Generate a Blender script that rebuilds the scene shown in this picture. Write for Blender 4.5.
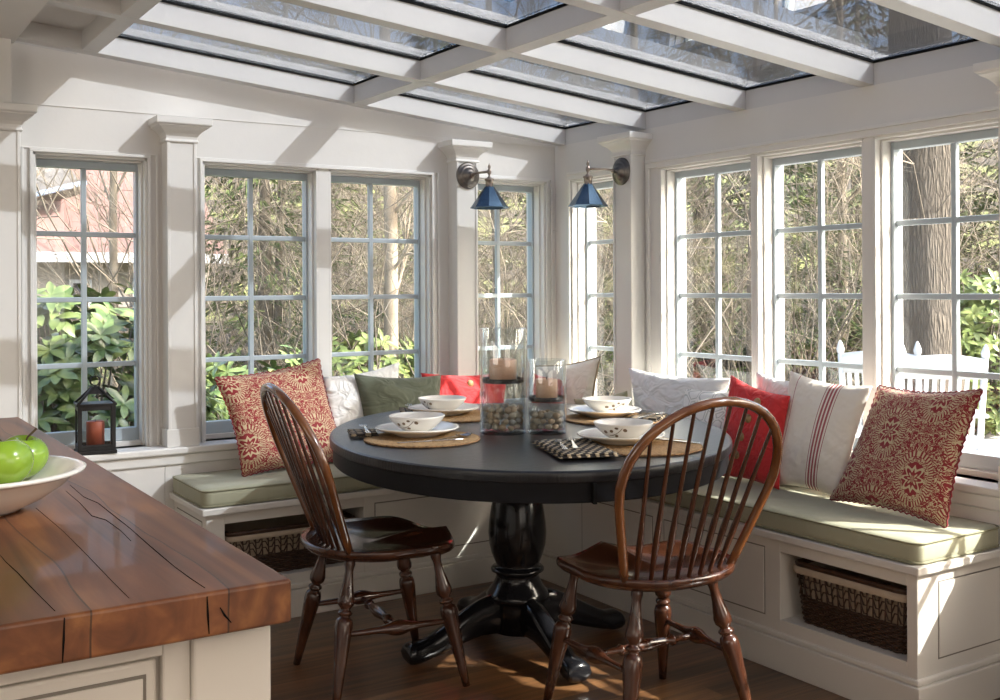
import bpy, bmesh, math, random
from mathutils import Vector, Matrix
for o in list(bpy.data.objects): bpy.data.objects.remove(o)
S = bpy.context.scene
COL = S.collection
PI = math.pi

# ---------------------------------------------------------------- camera
YAW, ROLL, FPX, HZ, CAMZ = 0.997, -0.0054, 1070.0, 288.0, 1.25
F0 = Vector((math.cos(YAW), math.sin(YAW), 0)); R0 = Vector((math.sin(YAW), -math.cos(YAW), 0)); U0 = Vector((0, 0, 1))
RR = R0*math.cos(ROLL) + U0*math.sin(ROLL); UU = U0*math.cos(ROLL) - R0*math.sin(ROLL)
cd = bpy.data.cameras.new('camera'); cam = bpy.data.objects.new('camera', cd); COL.objects.link(cam)
M = Matrix.Identity(4)
for i in range(3): M[i][0], M[i][1], M[i][2] = RR[i], UU[i], -F0[i]
M[2][3] = CAMZ
cam.matrix_world = M
cd.sensor_width = 36; cd.lens = 36*FPX/1000; cd.shift_y = -(350-HZ)/1000; cd.clip_start = 0.05; cd.clip_end = 300
S.camera = cam
CO = Vector((0, 0, CAMZ))
def ray(px, py): return F0 + RR*((px-500)/FPX) - UU*((py-HZ)/FPX)
def on_plane(px, py, p, n):
    r = ray(px, py); return CO + r*((Vector(p)-CO).dot(n)/r.dot(n))
def on_z(px, py, z):
    r = ray(px, py); return CO + r*((z-CAMZ)/r.z)

# ---------------------------------------------------------------- light and exposure
S.view_settings.view_transform = 'Standard'; S.view_settings.look = 'None'
S.view_settings.exposure = 0.0; S.view_settings.gamma = 1; S.view_settings.use_curve_mapping = False
SUN_DIR = Vector((-0.90, 1.0, -0.97)).normalized()
w = bpy.data.worlds.new('sky'); S.world = w; w.use_nodes = True
nt = w.node_tree; nt.nodes.clear()
sky = nt.nodes.new('ShaderNodeTexSky'); sky.sky_type = 'NISHITA'; sky.sun_disc = False
sky.sun_elevation = math.asin(-SUN_DIR.z); sky.sun_rotation = math.atan2(-SUN_DIR.x, -SUN_DIR.y)
sky.air_density = 1.0; sky.dust_density = 5.0; sky.ozone_density = 1.0
bg = nt.nodes.new('ShaderNodeBackground'); bg.inputs['Strength'].default_value = 0.9
wo = nt.nodes.new('ShaderNodeOutputWorld'); nt.links.new(sky.outputs[0], bg.inputs[0]); nt.links.new(bg.outputs[0], wo.inputs[0])
sl = bpy.data.lights.new('sun', 'SUN'); sun = bpy.data.objects.new('sun', sl); COL.objects.link(sun)
sl.energy = 16.0; sl.angle = math.radians(0.6); sl.color = (1.0, 0.965, 0.91)
sun.rotation_euler = SUN_DIR.to_track_quat('-Z', 'Y').to_euler(); sun.location = (8, -8, 10)
def area(name, loc, rot, sx, sy, e, c):
    l = bpy.data.lights.new(name, 'AREA'); l.shape = 'RECTANGLE'; l.size = sx; l.size_y = sy; l.energy = e; l.color = c
    o = bpy.data.objects.new(name, l); o.location = loc; o.rotation_euler = rot; COL.objects.link(o); return o
area('fill_overhead', (-0.9, -0.6, 2.15), (0, 0, 0), 1.8, 2.6, 34, (1, 0.88, 0.74))  # unseen overhead fill, added to raise the interior ambient
area('fill_left', (-2.6, 1.2, 1.4), (0, math.radians(-90), 0), 1.4, 2.4, 46, (1, 0.91, 0.80))  # added fill from the left; the wall there has no window
area('fill_rear', (0.9, -2.7, 1.5), (math.radians(90), 0, 0), 2.6, 1.6, 34, (1, 0.90, 0.79))  # added fill behind the camera, brightens the faces turned towards it

# ---------------------------------------------------------------- materials
def mat(name, color, rough=0.5, metal=0.0, spec=0.5, noise=None, bump=None, coat=0.0, sheen=0.0, sub=0.0):
    """noise=(scale, color2, fac[,stretch]) bump=(scale, strength[,stretch])"""
    m = bpy.data.materials.new(name); m.use_nodes = True; n = m.node_tree; b = n.nodes['Principled BSDF']
    b.inputs['Base Color'].default_value = (*color, 1); b.inputs['Roughness'].default_value = rough
    b.inputs['Metallic'].default_value = metal; b.inputs['Specular IOR Level'].default_value = spec
    b.inputs['Coat Weight'].default_value = coat; b.inputs['Sheen Weight'].default_value = sheen
    if sub: b.inputs['Subsurface Weight'].default_value = sub; b.inputs['Subsurface Radius'].default_value = (0.02, 0.01, 0.005)
    tc = n.nodes.new('ShaderNodeTexCoord')
    if noise:
        mp = n.nodes.new('ShaderNodeMapping'); n.links.new(tc.outputs['Object'], mp.inputs[0])
        if len(noise) > 3: mp.inputs['Scale'].default_value = noise[3]
        t = n.nodes.new('ShaderNodeTexNoise'); t.inputs['Scale'].default_value = noise[0]; t.inputs['Detail'].default_value = 5
        n.links.new(mp.outputs[0], t.inputs['Vector'])
        cr = n.nodes.new('ShaderNodeValToRGB'); cr.color_ramp.elements[0].position = 0.35; cr.color_ramp.elements[1].position = 0.68
        c2 = [color[i]*(1-noise[2]) + noise[1][i]*noise[2] for i in range(3)]
        cr.color_ramp.elements[0].color = (*color, 1); cr.color_ramp.elements[1].color = (*c2, 1)
        n.links.new(t.outputs['Fac'], cr.inputs[0]); n.links.new(cr.outputs[0], b.inputs['Base Color'])
    if bump:
        mp2 = n.nodes.new('ShaderNodeMapping'); n.links.new(tc.outputs['Object'], mp2.inputs[0])
        if len(bump) > 2: mp2.inputs['Scale'].default_value = bump[2]
        t2 = n.nodes.new('ShaderNodeTexNoise'); t2.inputs['Scale'].default_value = bump[0]; t2.inputs['Detail'].default_value = 3
        n.links.new(mp2.outputs[0], t2.inputs['Vector'])
        bp = n.nodes.new('ShaderNodeBump'); bp.inputs['Strength'].default_value = bump[1]; bp.inputs['Distance'].default_value = 0.01
        n.links.new(t2.outputs['Fac'], bp.inputs['Height']); n.links.new(bp.outputs[0], b.inputs['Normal'])
    return m
def glass_mat(name, tint=(0.97, 0.99, 0.99), f0=0.05, edge=0.55, rough=0.0):
    m = bpy.data.materials.new(name); m.use_nodes = True; n = m.node_tree; n.nodes.clear()
    out = n.nodes.new('ShaderNodeOutputMaterial'); mix = n.nodes.new('ShaderNodeMixShader')
    tr = n.nodes.new('ShaderNodeBsdfTransparent'); tr.inputs[0].default_value = (*tint, 1)
    gl = n.nodes.new('ShaderNodeBsdfGlossy'); gl.inputs['Roughness'].default_value = rough
    lw = n.nodes.new('ShaderNodeLayerWeight'); lw.inputs[0].default_value = 0.5
    pw = n.nodes.new('ShaderNodeMath'); pw.operation = 'POWER'; pw.inputs[1].default_value = 3.2
    ml = n.nodes.new('ShaderNodeMath'); ml.operation = 'MULTIPLY_ADD'; ml.inputs[1].default_value = edge; ml.inputs[2].default_value = f0
    n.links.new(lw.outputs['Facing'], pw.inputs[0]); n.links.new(pw.outputs[0], ml.inputs[0]); n.links.new(ml.outputs[0], mix.inputs[0])
    n.links.new(tr.outputs[0], mix.inputs[1]); n.links.new(gl.outputs[0], mix.inputs[2]); n.links.new(mix.outputs[0], out.inputs[0])
    return m
def nodes(name, rough=0.5):
    m = bpy.data.materials.new(name); m.use_nodes = True; n = m.node_tree; b = n.nodes['Principled BSDF']; b.inputs['Roughness'].default_value = rough
    return m, n, b
def N(n, kind, **kw):
    x = n.nodes.new(kind)
    for k, v in kw.items(): setattr(x, k, v)
    return x
def mth(n, op, a, b=None, c=None):
    x = n.nodes.new('ShaderNodeMath'); x.operation = op
    for i, v in enumerate((a, b, c)):
        if v is None: continue
        if isinstance(v, (int, float)): x.inputs[i].default_value = v
        else: n.links.new(v, x.inputs[i])
    return x.outputs[0]
def ramp(n, fac, stops, interp='LINEAR'):
    r = n.nodes.new('ShaderNodeValToRGB'); r.color_ramp.interpolation = interp
    while len(r.color_ramp.elements) < len(stops): r.color_ramp.elements.new(0.5)
    for e, (p, c) in zip(r.color_ramp.elements, stops): e.position = p; e.color = (*c, 1)
    n.links.new(fac, r.inputs[0]); return r.outputs[0]
def mixc(n, fac, a, b, mode='MIX'):
    x = n.nodes.new('ShaderNodeMix'); x.data_type = 'RGBA'; x.blend_type = mode
    if isinstance(fac, (int, float)): x.inputs[0].default_value = fac
    else: n.links.new(fac, x.inputs[0])
    for v, s in ((a, x.inputs[6]), (b, x.inputs[7])):
        if isinstance(v, tuple): s.default_value = (*v, 1)
        else: n.links.new(v, s)
    return x.outputs[2]
def bumpn(n, b, h, strength, dist=0.01):
    bp = n.nodes.new('ShaderNodeBump'); bp.inputs['Strength'].default_value = strength; bp.inputs['Distance'].default_value = dist
    n.links.new(h, bp.inputs['Height']); n.links.new(bp.outputs[0], b.inputs['Normal'])

def wood_mat(name, c1, c2, c3, axis, pw, plen, rough, crack=0.0, coat=0.0, gscale=26, seam=0.004, seamdark=0.5):
    """planks running along axis (0=x,1=y) of width pw"""
    m, n, b = nodes(name, rough); b.inputs['Coat Weight'].default_value = coat
    tc = N(n, 'ShaderNodeTexCoord'); sp = N(n, 'ShaderNodeSeparateXYZ'); n.links.new(tc.outputs['Object'], sp.inputs[0])
    al = sp.outputs[axis]; ac = sp.outputs[1-axis]
    wob = N(n, 'ShaderNodeTexNoise'); wob.inputs['Scale'].default_value = 2.5; n.links.new(tc.outputs['Object'], wob.inputs['Vector'])
    acw = mth(n, 'ADD', ac, mth(n, 'MULTIPLY', mth(n, 'SUBTRACT', wob.outputs['Fac'], 0.5), crack*0.05)) if crack else ac
    pid = mth(n, 'FLOOR', mth(n, 'DIVIDE', acw, pw))
    wn = N(n, 'ShaderNodeTexWhiteNoise', noise_dimensions='1D'); n.links.new(pid, wn.inputs['W'])
    along = mth(n, 'ADD', al, mth(n, 'MULTIPLY', wn.outputs['Value'], plen))
    bid = mth(n, 'ADD', mth(n, 'FLOOR', mth(n, 'DIVIDE', along, plen)), mth(n, 'MULTIPLY', pid, 7.3))
    wn2 = N(n, 'ShaderNodeTexWhiteNoise', noise_dimensions='1D'); n.links.new(bid, wn2.inputs['W'])
    cb = N(n, 'ShaderNodeCombineXYZ')
    n.links.new(mth(n, 'MULTIPLY', al, 1.6), cb.inputs[0]); n.links.new(mth(n, 'MULTIPLY', ac, gscale), cb.inputs[1])
    n.links.new(mth(n, 'MULTIPLY_ADD', wn2.outputs['Value'], 30.0, mth(n, 'MULTIPLY', sp.outputs[2], gscale)), cb.inputs[2])
    gr = N(n, 'ShaderNodeTexNoise'); gr.inputs['Scale'].default_value = 1.0; gr.inputs['Detail'].default_value = 6; gr.inputs['Distortion'].default_value = 0.8
    n.links.new(cb.outputs[0], gr.inputs['Vector'])
    g = ramp(n, gr.outputs['Fac'], [(0.3, c1), (0.5, c2), (0.7, c3)])
    tone = mth(n, 'MULTIPLY_ADD', wn2.outputs['Value'], 0.5, 0.75)
    cmb = N(n, 'ShaderNodeCombineXYZ'); [n.links.new(tone, cmb.inputs[i]) for i in range(3)]
    col = mixc(n, 1.0, g, cmb.outputs[0], 'MULTIPLY')
    fr = mth(n, 'FRACT', mth(n, 'DIVIDE', acw, pw)); ed = mth(n, 'MINIMUM', fr, mth(n, 'SUBTRACT', 1.0, fr))
    sm = mth(n, 'LESS_THAN', ed, seam/pw/2)
    fl = mth(n, 'FRACT', mth(n, 'DIVIDE', along, plen)); sm2 = mth(n, 'LESS_THAN', fl, seam/plen/1.5)
    sm = mth(n, 'MAXIMUM', sm, sm2)
    col = mixc(n, mth(n, 'MULTIPLY', sm, seamdark), col, (0.01, 0.006, 0.004))
    n.links.new(col, b.inputs['Base Color'])
    bumpn(n, b, mth(n, 'SUBTRACT', mth(n, 'MULTIPLY', gr.outputs['Fac'], 0.3), sm), 0.35, 0.004)
    return m

def damask_mat():
    m, n, b = nodes('damask_cotton', 0.85)
    tc = N(n, 'ShaderNodeTexCoord'); sp = N(n, 'ShaderNodeSeparateXYZ')
    ds = N(n, 'ShaderNodeTexNoise'); ds.inputs['Scale'].default_value = 5; n.links.new(tc.outputs['UV'], ds.inputs['Vector'])
    n.links.new(tc.outputs['UV'], sp.inputs[0])
    u = mth(n, 'MULTIPLY', sp.outputs[0], 1.5); v = mth(n, 'MULTIPLY', sp.outputs[1], 1.5)
    def lattice(ou, ov):
        uu = mth(n, 'ADD', u, ou); vv = mth(n, 'ADD', v, ov)
        fu = mth(n, 'SUBTRACT', mth(n, 'FRACT', uu), 0.5); fv = mth(n, 'SUBTRACT', mth(n, 'FRACT', vv), 0.5)
        return fu, fv
    fu, fv = lattice(0.15, 0.1)
    # half drop: shift v by .5 in alternate columns
    colid = mth(n, 'FLOOR', mth(n, 'MULTIPLY', mth(n, 'ADD', u, 0.15), 2.0)); alt = mth(n, 'MULTIPLY', mth(n, 'MODULO', mth(n, 'ABSOLUTE', colid), 2.0), 0.5)
    fu = mth(n, 'DIVIDE', mth(n, 'SUBTRACT', mth(n, 'FRACT', mth(n, 'MULTIPLY', mth(n, 'ADD', u, 0.15), 2.0)), 0.5), 2.0)
    fv = mth(n, 'SUBTRACT', mth(n, 'FRACT', mth(n, 'ADD', mth(n, 'ADD', v, 0.1), alt)), 0.5)
    au = mth(n, 'ABSOLUTE', fu)
    tear = mth(n, 'MULTIPLY_ADD', fv, 0.5, 1.0)
    x2 = mth(n, 'DIVIDE', au, tear)
    r = mth(n, 'SQRT', mth(n, 'ADD', mth(n, 'MULTIPLY', mth(n, 'MULTIPLY', x2, x2), 2.2), mth(n, 'MULTIPLY', fv, fv)))
    th = mth(n, 'ARCTAN2', x2, fv)
    ringband = mth(n, 'MULTIPLY', mth(n, 'GREATER_THAN', r, 0.265), mth(n, 'LESS_THAN', r, 0.325))
    teeth = mth(n, 'GREATER_THAN', mth(n, 'SINE', mth(n, 'MULTIPLY', th, 46)), 0.0)
    petal = mth(n, 'SINE', mth(n, 'ADD', mth(n, 'MULTIPLY', r, 55), mth(n, 'MULTIPLY', mth(n, 'SINE', mth(n, 'MULTIPLY', th, 7)), 2.4)))
    inner = mth(n, 'GREATER_THAN', petal, 0.3)
    halo = mth(n, 'MULTIPLY', mth(n, 'GREATER_THAN', r, 0.20), mth(n, 'LESS_THAN', r, 0.262))
    # scrolls in the ground: mirrored swirling noise
    cb = N(n, 'ShaderNodeCombineXYZ'); n.links.new(au, cb.inputs[0]); n.links.new(fv, cb.inputs[1])
    sn = N(n, 'ShaderNodeTexNoise'); sn.inputs['Scale'].default_value = 13; sn.inputs['Detail'].default_value = 1.5; sn.inputs['Distortion'].default_value = 1.6
    n.links.new(cb.outputs[0], sn.inputs['Vector'])
    scroll = mth(n, 'GREATER_THAN', mth(n, 'SINE', mth(n, 'MULTIPLY', sn.outputs['Fac'], 32)), 0.48)
    inside = mth(n, 'LESS_THAN', r, 0.20)
    f = mth(n, 'MULTIPLY', scroll, mth(n, 'GREATER_THAN', r, 0.325))
    f = mth(n, 'ADD', f, mth(n, 'MULTIPLY', inner, inside))
    f = mth(n, 'ADD', f, mth(n, 'MULTIPLY', teeth, ringband))
    sc2 = mth(n, 'GREATER_THAN', mth(n, 'SINE', mth(n, 'MULTIPLY', sn.outputs['Fac'], 40)), -0.4)
    f = mth(n, 'ADD', f, mth(n, 'MULTIPLY', sc2, halo))
    f = mth(n, 'MINIMUM', f, 1.0)
    col = mixc(n, f, (0.23, 0.012, 0.016), (0.52, 0.41, 0.25))
    n.links.new(col, b.inputs['Base Color']); b.inputs['Sheen Weight'].default_value = 0.2
    fb = N(n, 'ShaderNodeTexNoise'); fb.inputs['Scale'].default_value = 8; n.links.new(tc.outputs['UV'], fb.inputs['Vector'])
    bumpn(n, b, fb.outputs['Fac'], 0.5, 0.02)
    return m
def stripe_mat():
    m, n, b = nodes('striped_linen', 0.9)
    tc = N(n, 'ShaderNodeTexCoord'); sp = N(n, 'ShaderNodeSeparateXYZ'); n.links.new(tc.outputs['UV'], sp.inputs[0]); u = sp.outputs[0]
    f = None
    for c, wd in ((0.15, 0.006), (0.545, 0.006), (0.58, 0.016), (0.62, 0.016), (0.66, 0.016), (0.695, 0.006)):
        q = mth(n, 'LESS_THAN', mth(n, 'ABSOLUTE', mth(n, 'SUBTRACT', u, c)), wd/1.4)
        f = q if f is None else mth(n, 'MAXIMUM', f, q)
    n.links.new(mixc(n, f, (0.78, 0.72, 0.64), (0.36, 0.10, 0.11)), b.inputs['Base Color'])
    fb = N(n, 'ShaderNodeTexNoise'); fb.inputs['Scale'].default_value = 6; n.links.new(tc.outputs['UV'], fb.inputs['Vector'])
    bumpn(n, b, fb.outputs['Fac'], 0.5, 0.03)
    return m
def lace_mat():
    m, n, b = nodes('patterned_white_cotton', 0.9)
    tc = N(n, 'ShaderNodeTexCoord'); vo = N(n, 'ShaderNodeTexVoronoi', feature='DISTANCE_TO_EDGE'); vo.inputs['Scale'].default_value = 7
    n.links.new(tc.outputs['UV'], vo.inputs['Vector'])
    n.links.new(ramp(n, vo.outputs['Distance'], [(0.05, (0.85, 0.83, 0.78)), (0.09, (0.42, 0.42, 0.38)), (0.16, (0.85, 0.83, 0.79))]), b.inputs['Base Color'])
    return m
def crease_mat(name, c, c2, sc=5, st=0.7):
    m, n, b = nodes(name, 0.9); b.inputs['Sheen Weight'].default_value = 0.15
    tc = N(n, 'ShaderNodeTexCoord'); t = N(n, 'ShaderNodeTexNoise'); t.inputs['Scale'].default_value = sc; t.inputs['Distortion'].default_value = 1.2
    n.links.new(tc.outputs['UV'], t.inputs['Vector'])
    n.links.new(mixc(n, t.outputs['Fac'], c, c2), b.inputs['Base Color']); bumpn(n, b, t.outputs['Fac'], st, 0.03)
    return m
def leaf_mat(name, c1, c2, rough=0.4):
    m, n, b = nodes(name, rough)
    tc = N(n, 'ShaderNodeTexCoord'); t = N(n, 'ShaderNodeTexNoise'); t.inputs['Scale'].default_value = 9; n.links.new(tc.outputs['Object'], t.inputs['Vector'])
    n.links.new(ramp(n, t.outputs['Fac'], [(0.35, c1), (0.65, c2)]), b.inputs['Base Color'])
    return m
def bark_mat(name, c1, c2):
    m, n, b = nodes(name, 0.95)
    tc = N(n, 'ShaderNodeTexCoord'); mp = N(n, 'ShaderNodeMapping'); mp.inputs['Scale'].default_value = (22, 22, 3.2); n.links.new(tc.outputs['Object'], mp.inputs[0])
    t = N(n, 'ShaderNodeTexVoronoi'); t.feature = 'DISTANCE_TO_EDGE'; t.inputs['Scale'].default_value = 1.4
    ds = N(n, 'ShaderNodeTexNoise'); ds.inputs['Scale'].default_value = 3; n.links.new(mp.outputs[0], ds.inputs['Vector'])
    n.links.new(mixc(n, 0.35, mp.outputs[0], ds.outputs['Color'], 'ADD'), t.inputs['Vector'])
    n.links.new(ramp(n, t.outputs['Distance'], [(0.02, c1), (0.25, c2)]), b.inputs['Base Color'])
    bumpn(n, b, t.outputs['Distance'], 1.0, 0.05)
    return m

WHITE = (0.675, 0.65, 0.61)
M_wall = mat('wall_paint', WHITE, 0.55, noise=(3.0, (0.62, 0.60, 0.565), 0.6), bump=(40, 0.04))
M_trim = mat('trim_paint', (0.69, 0.67, 0.63), 0.35, noise=(2.0, (0.65, 0.63, 0.595), 0.5), bump=(60, 0.02))
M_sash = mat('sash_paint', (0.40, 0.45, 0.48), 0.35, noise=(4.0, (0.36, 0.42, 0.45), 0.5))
M_cab = mat('cabinet_paint', (0.65, 0.615, 0.555), 0.38, noise=(2.0, (0.61, 0.575, 0.52), 0.5), bump=(30, 0.02))
M_roof = mat('roof_paint', (0.58, 0.57, 0.55), 0.45, noise=(4.0, (0.53, 0.52, 0.51), 0.6), bump=(30, 0.05))
M_gasket = mat('black_rubber', (0.006, 0.006, 0.006), 0.8, spec=0.05, noise=(8.0, (0.02, 0.02, 0.02), 0.5))
M_glass = glass_mat('window_glass', f0=0.03, edge=0.5)
M_rglass = glass_mat('roof_glass', tint=(0.44, 0.465, 0.50), f0=0.17, edge=0.7)
M_vase = glass_mat('vase_glass', tint=(0.95, 0.97, 0.97), f0=0.11, edge=0.9)
M_floor = wood_mat('walnut_floor', (0.06, 0.027, 0.012), (0.12, 0.056, 0.023), (0.20, 0.098, 0.04), 0, 0.085, 1.3, 0.28, coat=0.2, gscale=40, seam=0.003)
M_butcher = wood_mat('counter_wood', (0.075, 0.024, 0.009), (0.16, 0.055, 0.019), (0.28, 0.115, 0.038), 1, 0.135, 6.0, 0.42, crack=1.0, coat=0.08, gscale=20, seam=0.002, seamdark=0.7)
M_black = mat('black_lacquer', (0.007, 0.007, 0.008), 0.30, spec=0.35, coat=0.0, noise=(3.0, (0.013, 0.013, 0.016), 0.8, (1, 14, 1)), bump=(5, 0.15, (2, 40, 2)))
M_blackside = mat('black_apron_paint', (0.006, 0.006, 0.007), 0.45, spec=0.12, noise=(3.0, (0.010, 0.010, 0.012), 0.8, (1, 1, 14)))
M_blackp = mat('black_pedestal_paint', (0.006, 0.006, 0.007), 0.16, spec=0.3, coat=0.15, noise=(4.0, (0.018, 0.018, 0.022), 0.5))
M_chair = mat('chair_wood', (0.034, 0.011, 0.006), 0.22, coat=0.3, noise=(6.0, (0.074, 0.026, 0.012), 0.9, (8, 1.2, 1.2)))
M_bow = mat('bow_wood', (0.10, 0.033, 0.010), 0.18, coat=0.6, noise=(5.0, (0.19, 0.07, 0.02), 0.8, (4, 4, 1)))
M_cush = crease_mat('sage_canvas', (0.32, 0.31, 0.205), (0.36, 0.35, 0.245), 14, 0.12)
M_pipe = mat('sage_piping', (0.24, 0.23, 0.145), 0.9, noise=(50, (0.28, 0.27, 0.18), 0.6))
M_damask = damask_mat(); M_stripe = stripe_mat(); M_lace = lace_mat()
M_white_p = crease_mat('white_linen', (0.76, 0.75, 0.72), (0.82, 0.81, 0.79), 5, 0.8)
M_green_p = crease_mat('green_velvet', (0.06, 0.07, 0.045), (0.13, 0.14, 0.095), 4, 0.7)
M_olive_p = crease_mat('olive_cotton', (0.27, 0.26, 0.14), (0.33, 0.32, 0.19), 5, 0.4)
M_red_p = crease_mat('red_linen', (0.50, 0.018, 0.022), (0.58, 0.03, 0.03), 6, 0.5)
M_cream_p = crease_mat('cream_linen', (0.74, 0.68, 0.58), (0.79, 0.74, 0.65), 5, 0.5)
M_taupe = mat('taupe_piping', (0.33, 0.26, 0.17), 0.85, noise=(40, (0.40, 0.32, 0.22), 0.6))
M_button = mat('wooden_button', (0.36, 0.22, 0.09), 0.5, noise=(60, (0.16, 0.09, 0.04), 0.9))
M_china = mat('white_stoneware', (0.80, 0.77, 0.71), 0.18, coat=0.3, noise=(5, (0.74, 0.70, 0.63), 0.5))
M_brownmotif = mat('brown_glaze', (0.10, 0.055, 0.025), 0.3, noise=(60, (0.22, 0.14, 0.07), 0.7))
M_steel = mat('brushed_steel', (0.62, 0.61, 0.59), 0.22, metal=1.0, noise=(20, (0.5, 0.49, 0.47), 0.5))
M_mat = mat('seagrass', (0.50, 0.32, 0.15), 0.85, noise=(90, (0.27, 0.15, 0.06), 0.8), bump=(150, 0.8))
M_matrim = mat('seagrass_edge', (0.36, 0.21, 0.09), 0.85, noise=(120, (0.12, 0.06, 0.025), 0.9), bump=(150, 0.8))
M_candle = mat('peach_wax', (0.80, 0.50, 0.34), 0.45, sub=0.3, noise=(12, (0.72, 0.42, 0.27), 0.6))
M_candler = mat('rust_wax', (0.36, 0.075, 0.035), 0.5, sub=0.15, noise=(14, (0.24, 0.05, 0.03), 0.7))
M_wick = mat('wick', (0.03, 0.025, 0.02), 0.9, noise=(80, (0.06, 0.05, 0.04), 0.6))
M_iron = mat('black_iron', (0.012, 0.011, 0.011), 0.45, metal=0.3, noise=(30, (0.03, 0.028, 0.027), 0.6))
M_bronze = mat('aged_bronze', (0.13, 0.12, 0.11), 0.38, metal=0.9, noise=(25, (0.24, 0.21, 0.18), 0.8))
M_nickel = mat('aged_nickel', (0.26, 0.21, 0.17), 0.3, metal=1.0, noise=(25, (0.36, 0.31, 0.27), 0.8))
M_shade = mat('blue_black_metal', (0.06, 0.11, 0.17), 0.26, metal=0.85, noise=(9, (0.17, 0.27, 0.37), 0.8))
M_apple = mat('green_apple_skin', (0.17, 0.32, 0.015), 0.22, coat=0.3, noise=(7, (0.27, 0.42, 0.045), 0.9))
M_stem = mat('apple_stem', (0.055, 0.035, 0.018), 0.8, noise=(60, (0.10, 0.07, 0.03), 0.6))
M_wick_b = mat('dark_wicker', (0.035, 0.016, 0.008), 0.45, noise=(60, (0.08, 0.038, 0.018), 0.7))
M_liner = mat('basket_liner', (0.46, 0.37, 0.27), 0.9, noise=(30, (0.40, 0.31, 0.22), 0.7))
STONES = [mat('pebble_%s' % k, c, 0.6, noise=(18, c2, 0.7)) for k, c, c2 in (('tan', (0.66, 0.55, 0.42), (0.45, 0.36, 0.26)), ('grey', (0.58, 0.55, 0.51), (0.40, 0.37, 0.34)), ('brown', (0.52, 0.38, 0.26), (0.66, 0.52, 0.38)), ('pale', (0.78, 0.70, 0.58), (0.58, 0.51, 0.42)))]
M_napkin = None

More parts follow.
